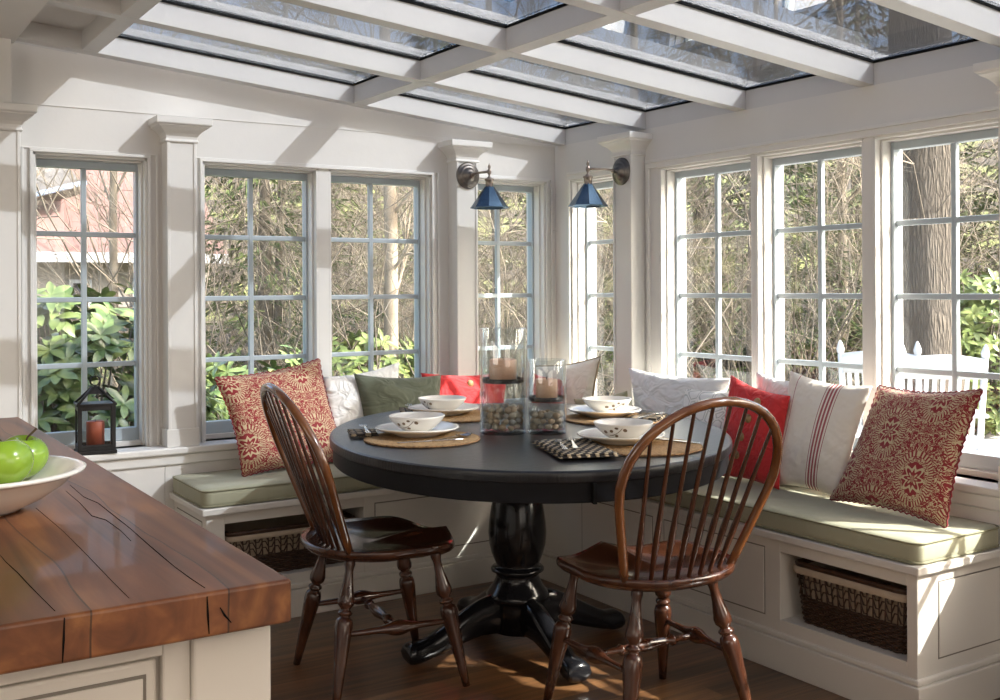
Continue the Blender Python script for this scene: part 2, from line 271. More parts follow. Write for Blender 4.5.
# ---------------------------------------------------------------- mesh builder
class MB:
    def __init__(s): s.v = []; s.f = []; s.sm = []; s.uv = {}
    def add(s, vs, fs, smooth=False):
        o = len(s.v); s.v += [tuple(v) for v in vs]; s.f += [tuple(i+o for i in f) for f in fs]; s.sm += [smooth]*len(fs); return o
    def box(s, x0, x1, y0, y1, z0, z1, zf=None):
        vs = [(x, y, z) for z in (z0, z1) for y in (y0, y1) for x in (x0, x1)]
        if zf: vs = [(x, y, zf(x)+z) for x, y, z in vs]
        s.add(vs, [(0, 2, 3, 1), (4, 5, 7, 6), (0, 1, 5, 4), (2, 6, 7, 3), (0, 4, 6, 2), (1, 3, 7, 5)]); return s
    def tube(s, pts, rad, seg=8, cap=True, smooth=True, closed=False, flat=1.0, up=None):
        pts = [Vector(p) for p in pts]; n = len(pts)
        if not isinstance(rad, (list, tuple)): rad = [rad]*n
        ref = Vector(up) if up else Vector((0.123, 0.37, 0.92)).normalized()
        vs = []; 
        for i, p in enumerate(pts):
            if closed: t = pts[(i+1) % n]-pts[i-1]
            else: t = pts[min(i+1, n-1)]-pts[max(i-1, 0)]
            if t.length < 1e-9: t = Vector((0, 0, 1))
            t.normalize(); a = t.cross(ref)
            if a.length < 0.05: a = t.cross(Vector((1, 0, 0)))
            a.normalize(); b = t.cross(a)
            for k in range(seg):
                an = 2*PI*k/seg; vs.append(p + a*math.cos(an)*rad[i] + b*math.sin(an)*rad[i]*flat)
        fs = []
        for i in range(n if closed else n-1):
            for k in range(seg):
                i2 = (i+1) % n; fs.append((i*seg+k, i*seg+(k+1) % seg, i2*seg+(k+1) % seg, i2*seg+k))
        s.add(vs, fs, smooth)
        if cap and not closed:
            o = len(s.v)-len(vs); s.f += [tuple(o+k for k in range(seg))[::-1], tuple(o+(n-1)*seg+k for k in range(seg))]; s.sm += [False, False]
        return s
    def lathe(s, prof, c=(0, 0, 0), seg=32, p1=None, smooth=True, cap=False, ang0=0.0):
        """prof [(r,z)] about z at c; or from c to p1 with z as the fraction along"""
        c = Vector(c)
        if p1 is not None: ax = Vector(p1)-c; L = ax.length; ax = ax.normalized(); a = ax.orthogonal().normalized(); b = ax.cross(a)
        else: ax = Vector((0, 0, 1)); L = 1; a = Vector((1, 0, 0)); b = Vector((0, 1, 0))
        vs = []
        for r, z in prof:
            for k in range(seg):
                an = 2*PI*k/seg+ang0; vs.append(c + ax*(z*L) + a*(r*math.cos(an)) + b*(r*math.sin(an)))
        fs = [(i*seg+k, i*seg+(k+1) % seg, (i+1)*seg+(k+1) % seg, (i+1)*seg+k) for i in range(len(prof)-1) for k in range(seg)]
        s.add(vs, fs, smooth)
        if cap:
            o = len(s.v)-len(vs); m = len(prof)-1
            s.f += [tuple(o+k for k in range(seg))[::-1], tuple(o+m*seg+k for k in range(seg))]; s.sm += [False, False]
        return s
    def grid(s, fn, nu, nv, smooth=True, flip=False, uv=True):
        o = len(s.v)
        for j in range(nv+1):
            for i in range(nu+1):
                s.v.append(tuple(fn(i/nu, j/nv))); 
                if uv: s.uv[len(s.v)-1] = (i/nu, j/nv)
        for j in range(nv):
            for i in range(nu):
                q = (o+j*(nu+1)+i, o+j*(nu+1)+i+1, o+(j+1)*(nu+1)+i+1, o+(j+1)*(nu+1)+i)
                s.f.append(q[::-1] if flip else q); s.sm.append(smooth)
        return s
    def mesh(s, name):
        me = bpy.data.meshes.new(name); me.from_pydata(s.v, [], s.f); me.polygons.foreach_set('use_smooth', s.sm)
        if s.uv:
            ul = me.uv_layers.new(name='uv')
            for l in me.loops: ul.data[l.index].uv = s.uv.get(l.vertex_index, (0.5, 0.5))
        me.update(); return me
    def build(s, name, m, parent=None, origin=None, bevel=0.0, seg=2, fix=False):
        if origin is not None and parent is None:
            ox = Vector(origin); s.v = [tuple(Vector(v)-ox) for v in s.v]
        me = s.mesh(name)
        if fix:
            bm = bmesh.new(); bm.from_mesh(me); bmesh.ops.recalc_face_normals(bm, faces=bm.faces); bm.to_mesh(me); bm.free()
        ob = bpy.data.objects.new(name, me); COL.objects.link(ob); me.materials.append(m)
        if parent is not None:
            ob.parent = parent
        elif origin is not None: ob.location = origin
        if bevel:
            b = ob.modifiers.new('bevel', 'BEVEL'); b.width = bevel; b.segments = seg; b.limit_method = 'ANGLE'; b.angle_limit = math.radians(40)
        return ob
def empty(name, label, cat, loc=(0, 0, 0), rz=0.0, group=None):
    o = bpy.data.objects.new(name, None); COL.objects.link(o); o.location = loc; o.rotation_euler = (0, 0, rz); o.empty_display_size = 0.05
    return tag(o, label, cat, group)
def tag(o, label, cat, group=None, kind=None):
    o['label'] = label; o['category'] = cat
    if group: o['group'] = group
    if kind: o['kind'] = kind
    return o
def struct(o): o['kind'] = 'structure'; return o
def copy_tree(o, parent=None):
    c = o.copy(); COL.objects.link(c)
    if parent is not None: c.parent = parent
    for ch in list(o.children): copy_tree(ch, c)
    return c

# ================================================================ SETTING
YA, XB = 4.36, 3.15              # inner faces of the back and right walls
SL = 0.090
def zr(x): return 1.957 + SL*(XB-x)     # underside of the sloping rafters
SILL, HEAD = 0.625, 1.776
GZ0, GZ1 = 0.695, 1.730
REC = 0.09
A_WIN = [(0.719, 1.113), (1.353, 1.847), (1.93, 2.411), (2.666, 3.062)]
B_WIN = [(3.80, 4.195), (3.078, 3.546), (2.544, 2.976), (1.965, 2.421), (1.25, 1.70), (0.72, 1.17), (0.0, 0.45)]
AO = [(.715, 1.140), (1.363, 1.874), (1.925, 2.438), (2.640, 3.089)]; BO = [(a-.055, b+.03) for a, b in B_WIN]
struct(MB().box(-3.3, 3.15, -3.2, 4.36, -0.08, 0.0).build('floor', M_floor))
# back wall, with openings, top following the roof slope
mb = MB()
xs = [0.65] + [e for o in AO for e in o] + [XB+.14]
for i in range(0, len(xs), 2): mb.box(xs[i], xs[i+1], YA, YA+.14, SILL, HEAD)
mb.box(0.65, XB+.14, YA, YA+.14, -0.5, SILL)
o = len(mb.v)
mb.add([(0.65, YA, HEAD), (XB+.14, YA, HEAD), (XB+.14, YA, zr(XB+.14)+.10), (0.65, YA, zr(0.65)+.10), (0.65, YA+.14, HEAD), (XB+.14, YA+.14, HEAD), (XB+.14, YA+.14, zr(XB+.14)+.10), (0.65, YA+.14, zr(0.65)+.10)],
       [(0, 1, 2, 3), (5, 4, 7, 6), (0, 4, 5, 1), (3, 2, 6, 7), (1, 5, 6, 2), (0, 3, 7, 4)])
mb.box(-3.3, 0.65, YA, YA+.14, -0.5, 2.6)
struct(mb.build('wall_back', M_wall))
mb = MB()
ys = [YA] + [e for o in BO for e in o[::-1]] + [-3.3]
for i in range(0, len(ys), 2): mb.box(XB, XB+.14, ys[i+1], ys[i], SILL, HEAD)
mb.box(XB, XB+.14, -3.3, YA, -0.5, SILL); mb.box(XB, XB+.14, -3.3, YA, HEAD, 1.957)
struct(mb.build('wall_right', M_wall))
struct(MB().box(-3.44, -3.3, -3.3, YA+.14, -0.5, 2.6).build('wall_left', M_wall))
struct(MB().box(-3.44, XB+.14, -3.44, -3.3, -0.5, 2.6).build('wall_front', M_wall))
# the drywall joint above the casings and the thin furring between cushion and sill
struct(MB().box(1.18, XB, YA-.085, YA, 0.0, 0.555).box(0.66, 1.18, YA-.085, YA, 0.0, 0.555).build('trim_1', M_wall, bevel=.003))
struct(MB().box(XB-.08, XB, -0.3, YA-.085, 0.0, 0.555).build('trim_2', M_wall, bevel=.003))
# stools (sill boards) with a bed mould
mb = MB().box(0.60, XB-.115, YA-.11, YA+.10, 0.598, SILL).box(0.60, XB-.10, YA-.095, YA, 0.555, 0.598)
struct(mb.build('trim_3', M_trim, bevel=.006))
mb = MB().box(XB-.092, XB+.10, -0.3, YA, 0.598, SILL).box(XB-.086, XB, -0.3, YA, 0.555, 0.598)
struct(mb.build('trim_4', M_trim, bevel=.006))
# thin joint line of the upper wall
struct(MB().box(0.66, XB, YA-.003, YA, 1.955, 1.958).build('trim_5', M_trim))
# casing beads round the window groups
def bead_A(x0, x1, z1=1.785):
    t = .012; m = MB(); m.box(x0-t, x1+t, YA-.012, YA, HEAD, HEAD+t); m.box(x0-t, x0, YA-.012, YA, SILL, HEAD); m.box(x1, x1+t, YA-.012, YA, SILL, HEAD)
    m.box(x0-t-.03, x1+t+.03, YA-.006, YA, HEAD+t, HEAD+t+.006); m.box(x1+t+.02, x1+t+.03, YA-.008, YA, SILL, HEAD+t); m.box(x0-t-.03, x0-t-.02, YA-.008, YA, SILL, HEAD+t)
    return m
def bead_B(y0, y1):
    t = .014; m = MB(); m.box(XB-.014, XB, y0-t, y1+t, HEAD, HEAD+t+.01); m.box(XB-.014, XB, y0-t, y0, SILL, HEAD); m.box(XB-.014, XB, y1, y1+t, SILL, HEAD)
    m.box(XB-.022, XB, y0-t, y1+t, HEAD+t+.01, HEAD+t+.022)
    return m
struct(bead_A(*AO[0]).build('trim_6', M_trim, bevel=.002)); struct(bead_A(AO[1][0], AO[2][1]).build('trim_7', M_trim, bevel=.002)); struct(bead_A(*AO[3]).build('trim_8', M_trim, bevel=.002))
struct(bead_B(BO[0][0], BO[0][1]-.0).build('trim_9', M_trim, bevel=.002)); struct(bead_B(BO[3][0], BO[1][1]+.06).build('trim_10', M_trim, bevel=.002))
struct(bead_B(BO[5][0], BO[4][1]).build('trim_11', M_trim, bevel=.002))

def window(n, axis, g0, g1, a0, a1):
    """axis 'A': runs in x on the back wall; 'B': runs in y on the right wall"""
    P0 = YA if axis == 'A' else XB
    def bx(m, a0, a1, d0, d1, z0, z1):
        if axis == 'A': m.box(a0, a1, P0+d0, P0+d1, z0, z1)
        else: m.box(P0+d0, P0+d1, a0, a1, z0, z1)
    e = bpy.data.objects.new('window_%d' % n, None); COL.objects.link(e); e.empty_display_size = .05; struct(e)
    e['label'] = 'white painted casement window with eight panes'
    # frame: lines the opening with two steps
    z0, z1 = SILL, HEAD; gc = (g0+g1)/2; g0 = max(g0, a0+.024); g1 = min(g1, a1-.020)
    fr = MB()
    bx(fr, a0, a0+.010, .0, .14, z0, z1); bx(fr, a1-.010, a1, .0, .14, z0, z1); bx(fr, a0, a1, .0, .14, z1-.010, z1); bx(fr, a0+.01, a1-.01, .05, .14, z0, z0+.02)
    bx(fr, a0+.01, a0+.018, .03, .14, z0, z1-.01); bx(fr, a1-.018, a1-.01, .03, .14, z0, z1-.01); bx(fr, a0+.01, a1-.01, .03, .14, z1-.018, z1-.01)
    fr.build('frame', M_trim, e, bevel=.0015)
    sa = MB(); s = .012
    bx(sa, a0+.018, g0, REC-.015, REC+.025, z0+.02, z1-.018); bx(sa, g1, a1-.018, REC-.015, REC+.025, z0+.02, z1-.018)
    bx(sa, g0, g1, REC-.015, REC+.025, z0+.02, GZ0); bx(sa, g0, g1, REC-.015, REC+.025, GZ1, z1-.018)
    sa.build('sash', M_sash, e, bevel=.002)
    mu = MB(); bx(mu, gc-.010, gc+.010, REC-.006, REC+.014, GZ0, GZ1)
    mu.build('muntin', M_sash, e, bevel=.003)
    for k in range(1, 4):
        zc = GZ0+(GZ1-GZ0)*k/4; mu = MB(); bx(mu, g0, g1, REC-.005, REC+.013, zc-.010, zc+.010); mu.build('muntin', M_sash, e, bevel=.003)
    gl = MB(); bx(gl, g0, g1, REC+.002, REC+.006, GZ0, GZ1); gl.build('glass_pane', M_glass, e)
for i, (a, b) in enumerate(A_WIN): window(i+1, 'A', a, b, *AO[i])
for i, (a, b) in enumerate(B_WIN): window(i+5, 'B', a, b, *BO[i])

# pilasters
def capital(m, a0, a1, f, w_, axis):
    pr = [(.0, 1.836), (.006, 1.838), (.009, 1.843), (.006, 1.848), (.004, 1.852), (.005, 1.862), (.012, 1.874), (.024, 1.886), (.036, 1.894), (.043, 1.898), (.043, 1.903), (.050, 1.905), (.052, 1.910), (.052, 1.933), (-.02, 1.9335)]
    vs = []
    for d, z in pr:
        q = [(a0-d, w_), (a0-d, f-d), (a1+d, f-d), (a1+d, w_)]
        vs += [(u, v, z) if axis == 'A' else (v, u, z) for u, v in q]
    fs = [(i*4+k, i*4+k+1, (i+1)*4+k+1, (i+1)*4+k) for i in range(len(pr)-1) for k in range(3)]
    fs.append(tuple((len(pr)-1)*4+k for k in range(4)))
    if axis == 'B': fs = [q[::-1] for q in fs]
    m.add(vs, fs)
def pil_A(n, x0, x1, block=None):
    f = YA-.08; m = MB()
    m.box(x0, x1, f, YA, SILL, 1.86)
    capital(m, x0, x1, f, YA, 'A')
    m.box(x0-.006, x1+.006, f-.006, YA, SILL, SILL+.07)
    m.box(x0, x0+.012, f-.004, f, SILL+.07, 1.842); m.box(x1-.012, x1, f-.004, f, SILL+.07, 1.842)
    if block: m.box(x0-.1, block, YA-.07, YA, 1.933, 2.3)
    struct(m.build('trim_%d' % n, M_trim, bevel=.003))
def pil_B(n, y0, y1):
    f = XB-.08; m = MB()
    m.box(f, XB, y0, y1, SILL, 1.86)
    capital(m, y0, y1, f, XB, 'B')
    m.box(f-.006, XB, y0-.006, y1+.006, SILL, SILL+.07)
    m.box(f-.004, f, y0, y0+.012, SILL+.07, 1.842); m.box(f-.004, f, y1-.012, y1, SILL+.07, 1.842)
    struct(m.build('trim_%d' % n, M_trim, bevel=.003))
pil_A(12, 0.36, 0.660, 0.632); pil_A(13, 1.196, 1.314); pil_A(14, 2.529, 2.643)
pil_B(15, 3.671, 3.797); pil_B(16, 1.80, 1.925); pil_B(17, 0.52, 0.645)

# ---- glazed roof: rafters run down to the right wall, purlins run parallel to it
RY = [4.27, 3.665, 3.055, 2.445, 1.835, 1.225, 0.615, 0.02]   # near edge of each rafter, 6 cm wide
PX = [0.875, 2.005]
e = bpy.data.objects.new('ceiling', None); COL.objects.link(e); struct(e); e['label'] = 'white timber grid roof with glass bays'; e.empty_display_size = .05
zf = zr
for y in RY:
    m = MB(); m.box(0.65, XB+.0, y, y+.06, 0, .084, zf); m.build('rafter', M_roof, e, bevel=.002)
    MB().box(0.65, XB+.14, y+.012, y+.048, .095, .125, zf).build('glazing_cap', M_roof, e)
for x in PX:
    for i in range(len(RY)-1):
        MB().box(x, x+.06, RY[i+1]+.06, RY[i], 0.001, .084, zf).build('purlin', M_roof, e, bevel=.002)
MB().box(XB, XB+.14, -3.3, YA+.14, 0.0, .09, lambda x: 1.957).build('curb', M_roof, e)
for i in range(len(RY)-1):
    y0, y1 = RY[i+1]+.06, RY[i]
    for x0, x1 in ((PX[0]+.06, PX[1]), (PX[1]+.06, XB)):
        g = MB(); t = .006
        g.box(x0, x1, y0, y0+t, .076, .084, zf); g.box(x0, x1, y1-t, y1, .076, .084, zf); g.box(x0, x0+t, y0+t, y1-t, .076, .084, zf); g.box(x1-t, x1, y0+t, y1-t, .076, .084, zf)
        g.build('gasket', M_gasket, e)
        MB().box(x0-.02, x1+.02, y0-.02, y1+.02, .0848, .0935, zf).build('glass_pane', M_rglass, e)
    MB().box(0.65, PX[0], y0, y1, .07, .095, zf).build('solid_panel', M_wall, e)
MB().box(0.65, PX[0], YA-.001, YA+.1, .0, .09, zf).build('ledger', M_roof, e)
m = MB().box(-3.3, 0.65, -3.3, YA, zr(.65)-.004, zr(.65)+.12)
m.box(0.65, XB, -3.3, 0.02, 2.30, 2.42)
m.build('flat_ceiling', M_wall, e)
MB().box(0.65, XB+.0, -0.10, 0.02, 1.957, 2.42).build('beam', M_roof, e)

# ================================================================ BENCHES
def bench_A():
    e = empty('window_bench', 'white built-in bench along the back windows, open bay at its left end', 'bench', (1.9, 4.05, 0))
    P = lambda m, n, mt, **k: fixp(m, n, mt, e, **k)
    x0, x1, f, b = 1.215, 3.07, 3.865, 4.272
    m = MB()
    ox0, ox1, oz0, oz1 = 1.285, 1.85, .165, .385
    m.box(x0, ox0, f, b, .10, .425); m.box(ox1, x1-.43+.0, f, b-.02, .10, .425)
    m.box(ox0, ox1, f, b, .10, oz0); m.box(ox0, ox1, f, b, oz1, .425); m.box(ox0, ox1, b-.015, b, oz0, oz1); m.box(x1-.43, x1, f+.02, b, .10, .425)
    P(m, 'carcass', M_cab, bevel=.002)
    P(MB().box(x0-.02, x1-.42, f-.022, b, .425, .45).box(x1-.42, x1, f+.02, b, .425, .45), 'seat_board', M_cab, bevel=.004)
    P(MB().box(x0-.018, x1-.44, f-.018, b, 0, .105), 'plinth', M_cab, bevel=.003)
    P(MB().box(x0-.01, x1-.44, f-.010, b, .105, .125), 'base_moulding', M_cab, bevel=.006)
    for fn_, a, c, nm in ((lambda u, z, d: (u, f-d, z), 1.895, 2.60, 'front_panel'), (lambda u, z, d: (x0-d, u, z), 3.91, 4.23, 'end_panel')):
        P(panelm(fn_, a, c, .17, .395), nm, M_cab, bevel=.0015); P(reveal(fn_, a, c, .17, .395), 'panel_reveal', M_gap)
    return e
def fixp(m, n, mt, e, **k):
    l = Vector(e.location); m.v = [tuple(Vector(v)-l) for v in m.v]; return m.build(n, mt, e, **k)
def boxP(m, P, u0, u1, z0, z1, d0, d1):
    pts = [P(u, z, d) for d in (d0, d1) for z in (z0, z1) for u in (u0, u1)]
    m.add(pts, [(0, 1, 3, 2), (4, 6, 7, 5), (0, 4, 5, 1), (2, 3, 7, 6), (0, 2, 6, 4), (1, 5, 7, 3)])
def panelm(P, u0, u1, z0, z1):
    """inset flush panel: a dark reveal line round a flat board"""
    m = MB(); t = .0045
    boxP(m, P, u0+t, u1-t, z0+t, z1-t, -.001, .0025)
    return m
def reveal(P, u0, u1, z0, z1):
    m = MB(); t = .0045
    for a in ((u0, u0+t, z0, z1), (u1-t, u1, z0, z1), (u0+t, u1-t, z0, z0+t), (u0+t, u1-t, z1-t, z1)): boxP(m, P, *a, -.001, .0006)
    return m
M_gap = mat('shadow_gap_paint', (0.20, 0.18, 0.15), 0.8, noise=(5, (0.16, 0.14, 0.12), 0.5))
def bench_B():
    e = empty('window_bench', 'white built-in bench under the right-hand windows, wicker basket in its near bay', 'bench', (2.86, 2.9, 0))
    P = lambda m, n, mt, **k: fixp(m, n, mt, e, **k)
    y0, y1, f, b = 1.922, 3.862, 2.655, 3.07
    oy0, oy1, oz0, oz1 = 1.957, 2.436, .165, .385
    m = MB()
    m.box(f, b, y0, oy0, .10, .425); m.box(f, b, oy1, y1, .10, .425); m.box(f, b, oy0, oy1, .10, oz0); m.box(f, b, oy0, oy1, oz1, .425); m.box(b-.015, b, oy0, oy1, oz0, oz1)
    P(m, 'carcass', M_cab, bevel=.002)
    P(MB().box(f-.022, b, y0-.02, y1+.02, .425, .45), 'seat_board', M_cab, bevel=.004)
    P(MB().box(f-.018, b, y0-.018, y1-.0, 0, .105), 'plinth', M_cab, bevel=.003)
    P(MB().box(f-.010, b, y0-.010, y1-.0, .105, .125), 'base_moulding', M_cab, bevel=.006)
    for fn_, a, c, nm in ((lambda u, z, d: (f-d, u, z), 2.50, 3.0, 'front_panel'), (lambda u, z, d: (f-d, u, z), 3.06, 3.50, 'front_panel'), (lambda u, z, d: (u, y0-d, z), 2.75, 3.06, 'end_panel')):
        P(panelm(fn_, a, c, .165, .392), nm, M_cab, bevel=.0015); P(reveal(fn_, a, c, .165, .392), 'panel_reveal', M_gap)
    return e
bench_A(); bench_B()
struct(MB().box(3.07, XB, -0.3, 1.922, 0, .12).build('baseboard_right', M_trim, bevel=.004))

def cushion(label, x0, x1, y0, y1, z0=.4505, z1=.518, rip=None):
    c = ((x0+x1)/2, (y0+y1)/2, z0)
    m = MB()
    def f(u, v):
        X = x0+(x1-x0)*u; Y = y0+(y1-y0)*v
        return X, Y
    nx = max(8, int((x1-x0)/.05)); ny = max(8, int((y1-y0)/.05))
    # rounded slab from a superelliptic cross-section
    hx, hy = (x1-x0)/2, (y1-y0)/2; r = .035
    def ring(ins, z):
        pts = []
        a, b = hx-ins, hy-ins; rr = max(r-ins, .004)
        for cx_, cy_, a0 in ((a-rr, b-rr, 0), (-(a-rr), b-rr, 90), (-(a-rr), -(b-rr), 180), (a-rr, -(b-rr), 270)):
            for k in range(5):
                t = math.radians(a0+k*22.5); pts.append((c[0]+cx_+rr*math.cos(t), c[1]+cy_+rr*math.sin(t), z))
        return pts
    prof = [(.012, z0), (.002, z0+.006), (0, z0+.02), (0, z1-.02), (.002, z1-.009), (.010, z1-.002), (.05, z1), ]
    rings = [ring(i, z) for i, z in prof]; n = len(rings[0]); vs = [p for rg in rings for p in rg]
    fs = [(i*n+k, i*n+(k+1) % n, (i+1)*n+(k+1) % n, (i+1)*n+k) for i in range(len(rings)-1) for k in range(n)]
    m.add(vs, fs, True); m.f.append(tuple((len(rings)-1)*n+k for k in range(n))); m.sm.append(True); m.f.append(tuple(range(n))[::-1]); m.sm.append(False)
    for i, v in enumerate(m.v): m.uv[i] = (v[0]*.6, v[1]*.6)
    o = m.build('bench_cushion', M_cush, None, origin=c)
    tag(o, label, 'cushion')
    for z in (z1-.006, z0+.006):
        pm = MB(); pm.tube([(p[0]-c[0], p[1]-c[1], p[2]-c[2]) for p in ring(0.0005, z)], .0032, 6, closed=True); pm.build('piping', M_pipe, o)
    return o
cushion('long sage green seat cushion on the bench along the back windows', 1.20, 3.06, 3.855, 4.262)
cushion('long sage green seat cushion on the bench under the right-hand windows', 2.645, 3.062, 1.912, 3.850)

# ================================================================ BASKETS
def basket(label, axis, u0, u1, d0, d1, z0, h, facing):
    """axis 'x' : width in x; depth in y"""
    cx_, cy_ = (u0+u1)/2, (d0+d1)/2
    loc = (cx_, cy_, z0) if axis == 'x' else (cy_, cx_, z0)
    e = empty('wicker_basket', label, 'basket', loc)
    def P(u, d, z):
        return (u-cx_, d-cy_, z) if axis == 'x' else (d-cy_, u-cx_, z)
    hu, hd = (u1-u0)/2, (d1-d0)/2
    def perim(s, z, off=0.0):
        """s 0..1 along the rounded rectangle at height z"""
        fl = 0.9+0.1*z/h; a, b = (hu-.008)*fl+off, (hd-.008)*fl+off
        L = [2*a, 2*b, 2*a, 2*b]; t = s % 1.0*sum(L); 
        for k, l in enumerate(L):
            if t <= l: break
            t -= l
        q = t/l*2-1
        x, y = ((q*a, -b), (a, q*b), (-q*a, b), (-a, -q*b))[k]
        x = max(-a+.0, min(a, x)); r = .02
        sx, sy = abs(x)-(a-r), abs(y)-(b-r)
        if sx > 0 and sy > 0:
            n = math.hypot(sx, sy); x = math.copysign(a-r+r*sx/n, x); y = math.copysign(b-r+r*sy/n, y)
        return x+cx_, y+cy_
    NS = 64
    m = MB()
    rows = int(h*.5/.0085)
    for r_ in range(rows):
        z = .005+r_*.0085; pts = []
        for k in range(NS*2):
            off = .0028*(1 if ((k//2)+r_) % 2 else -1); u, d = perim(k/(NS*2), z, off); pts.append(P(u, d, z))
        m.tube(pts, .0048, 4, closed=True)
    for k in range(NS):
        m.tube([P(*perim(k/NS, z), z) for z in (0, h*.3, h*.6, h*.93)], .0025, 4)
    zt = h*.5
    for lv in range(3):
        za, zb = zt+lv*(h*.42/3), zt+(lv+1)*(h*.42/3)
        pts = []
        for k in range(NS*2): pts.append(P(*perim(k/(NS*2), za, .003), za if k % 4 < 2 else zb))
        m.tube(pts, .0028, 4, closed=True)
    m.build('weave', M_wick_b, e)
    m = MB()
    for dz in (-.005, .006): m.tube([P(*perim(k/48, h), h+dz) for k in range(48)], .0085, 6, closed=True)
    m.build('rim', M_wick_b, e)
    m = MB()
    rg = [[P(*perim(k/48, z, off), z) for k in range(48)] for z, off in ((.01, -.012), (h*.9, -.010), (h-.002, .008), (h*.93, .0125), (h*.87, .0115))]
    inner = [[P(*perim(k/48, z, off), z) for k in range(48)] for z, off in ((h-.004, -.012), (.012, -.02))]
    allr = rg[::-1][:3] + inner; n = 48
    m.add([p for r_ in allr for p in r_], [(i*n+k, i*n+(k+1) % n, (i+1)*n+(k+1) % n, (i+1)*n+k) for i in range(len(allr)-1) for k in range(n)], True)
    m.f.append(tuple((len(allr)-1)*n+k for k in range(n))); m.sm.append(False)
    m.add([p for r_ in rg[:2] for p in r_], [(k, (k+1) % n, n+(k+1) % n, n+k) for k in range(n)], True)
    m.build('liner', M_liner, e)
    return e
basket('dark wicker basket with beige liner in the left bay of the back bench', 'x', 1.30, 1.835, 3.885, 4.20, .1655, .165, None)
basket('dark wicker basket with beige liner in the near bay of the right bench', 'y', 1.972, 2.405, 2.672, 3.00, .1655, .185, None)

# ================================================================ PILLOWS
def pillow(label, px, m_, lean=18, side=None, off=0.0, zb=.522, th=.06, name='throw_pillow', cat='pillow', flange=0, piping=None, buttons=None, push=0.0, tilt=None):
    """px: image corners bl, br, tr, tl of the pillow as it leans; its true corners are found on its own leaning plane"""
    bl, br, tr, tl = px
    if side:
        # leans back against the sill of wall A or B: plane through the sill edge
        eh = Vector((1, 0, 0)) if side == 'A' else Vector((0, -1, 0)); back = Vector((0, 1, 0)) if side == 'A' else Vector((1, 0, 0))
        p0 = (Vector((0, YA-.112, SILL)) if side == 'A' else Vector((XB-.094, 0, SILL))) - back*(th*.85+.006+off)
        up = (U0*math.cos(math.radians(lean)) + back*math.sin(math.radians(lean))); nrm = eh.cross(up).normalized()
        if nrm.dot(back) > 0: nrm = -nrm
        T0 = on_plane(*tl, p0, nrm); T1 = on_plane(*tr, p0, nrm)
        def foot(q):   # straight below the top corner's image column, on the cushion
            n2 = ray(q[0], 0).cross(ray(q[0], 600)); base = p0 - up*((SILL-zb)/up.z); A = base; t = (CO-A).dot(n2)/eh.dot(n2); return A+eh*t
        B0, B1 = foot(bl), foot(br)
    else:
      B0 = on_z(*bl, zb); B1 = on_z(*br, zb)
      ed = (B1-B0); eh = Vector((ed.x, ed.y, 0)).normalized(); back = Vector((-eh.y, eh.x, 0))
      up = (U0*math.cos(math.radians(lean)) + back*math.sin(math.radians(lean)))
      nrm = eh.cross(up).normalized()
      T0 = on_plane(*tl, B0, nrm); T1 = on_plane(*tr, B0, nrm); B1 = on_plane(*br, B0, nrm)
    c = (B0+B1)/2
    for p_ in (B0, B1, T0, T1): p_ -= c
    sh = nrm*(th/2*0)
    nn = 22
    m = MB()
    def P(u, v, s):
        # pinch the edges towards the middle between corners
        k = .045
        uu = u + (u-.5)*-2*k*math.sin(PI*v)*abs(2*u-1); vv = v + (v-.5)*-2*k*math.sin(PI*u)*abs(2*v-1)
        p = B0.lerp(B1, uu).lerp(T0.lerp(T1, uu), vv)
        a = max(0.0, 1-abs(2*u-1)**2.4); b = max(0.0, 1-abs(2*v-1)**2.4)
        t = th*(a*b)**.5 + .0025
        rnd = .004*math.sin(u*9+v*5)*a*b
        return p + nrm*(s*t+rnd)
    m.grid(lambda u, v: P(u, v, 1), nn, nn); m.grid(lambda u, v: P(u, v, -1), nn, nn, flip=True)
    # close the rim
    r = nn+1; o2 = r*r
    edge = [i for i in range(r)] + [j*r+nn for j in range(1, r)] + [nn*r+i for i in range(nn-1, -1, -1)] + [j*r for j in range(nn-1, 0, -1)]
    for a, b in zip(edge, edge[1:]+edge[:1]): m.f.append((b, a, a+o2, b+o2)); m.sm.append(True)
    ob = m.build(name, m_, None); ob.location = c; tag(ob, label, cat)
    if piping:
        pts = [P(t, 0, 0) for t in [i/16 for i in range(16)]] + [P(1, i/16, 0) for i in range(16)] + [P(1-i/16, 1, 0) for i in range(16)] + [P(0, 1-i/16, 0) for i in range(16)]
        MB().tube(pts, .0055, 6, closed=True).build('piping', piping, ob)
    if flange:
        # a short fringe of cord round the edge
        pts = []
        for i in range(160):
            s = i/160*4; k = int(s); q = s-k
            u, v = ((q, 0), (1, q), (1-q, 1), (0, 1-q))[k]; p = P(u, v, 0); ctr = P(.5, .5, 0)
            pts.append(p + (p-ctr).normalized()*(flange if i % 2 else 0))
        MB().tube(pts, .0028, 4, closed=True).build('corded_edge', m_, ob)
    for b in buttons or []:
        fs_ = 1 if nrm.dot(CO-c) > 0 else -1; p = P(b[0], b[1], fs_); q = nrm*fs_
        MB().lathe([(.001, 0), (.015, .0), (.017, .25), (.015, .75), (.001, 1)], p+q*-.003, 14, p1=p+q*.007).build('button', M_button, ob)
    return ob
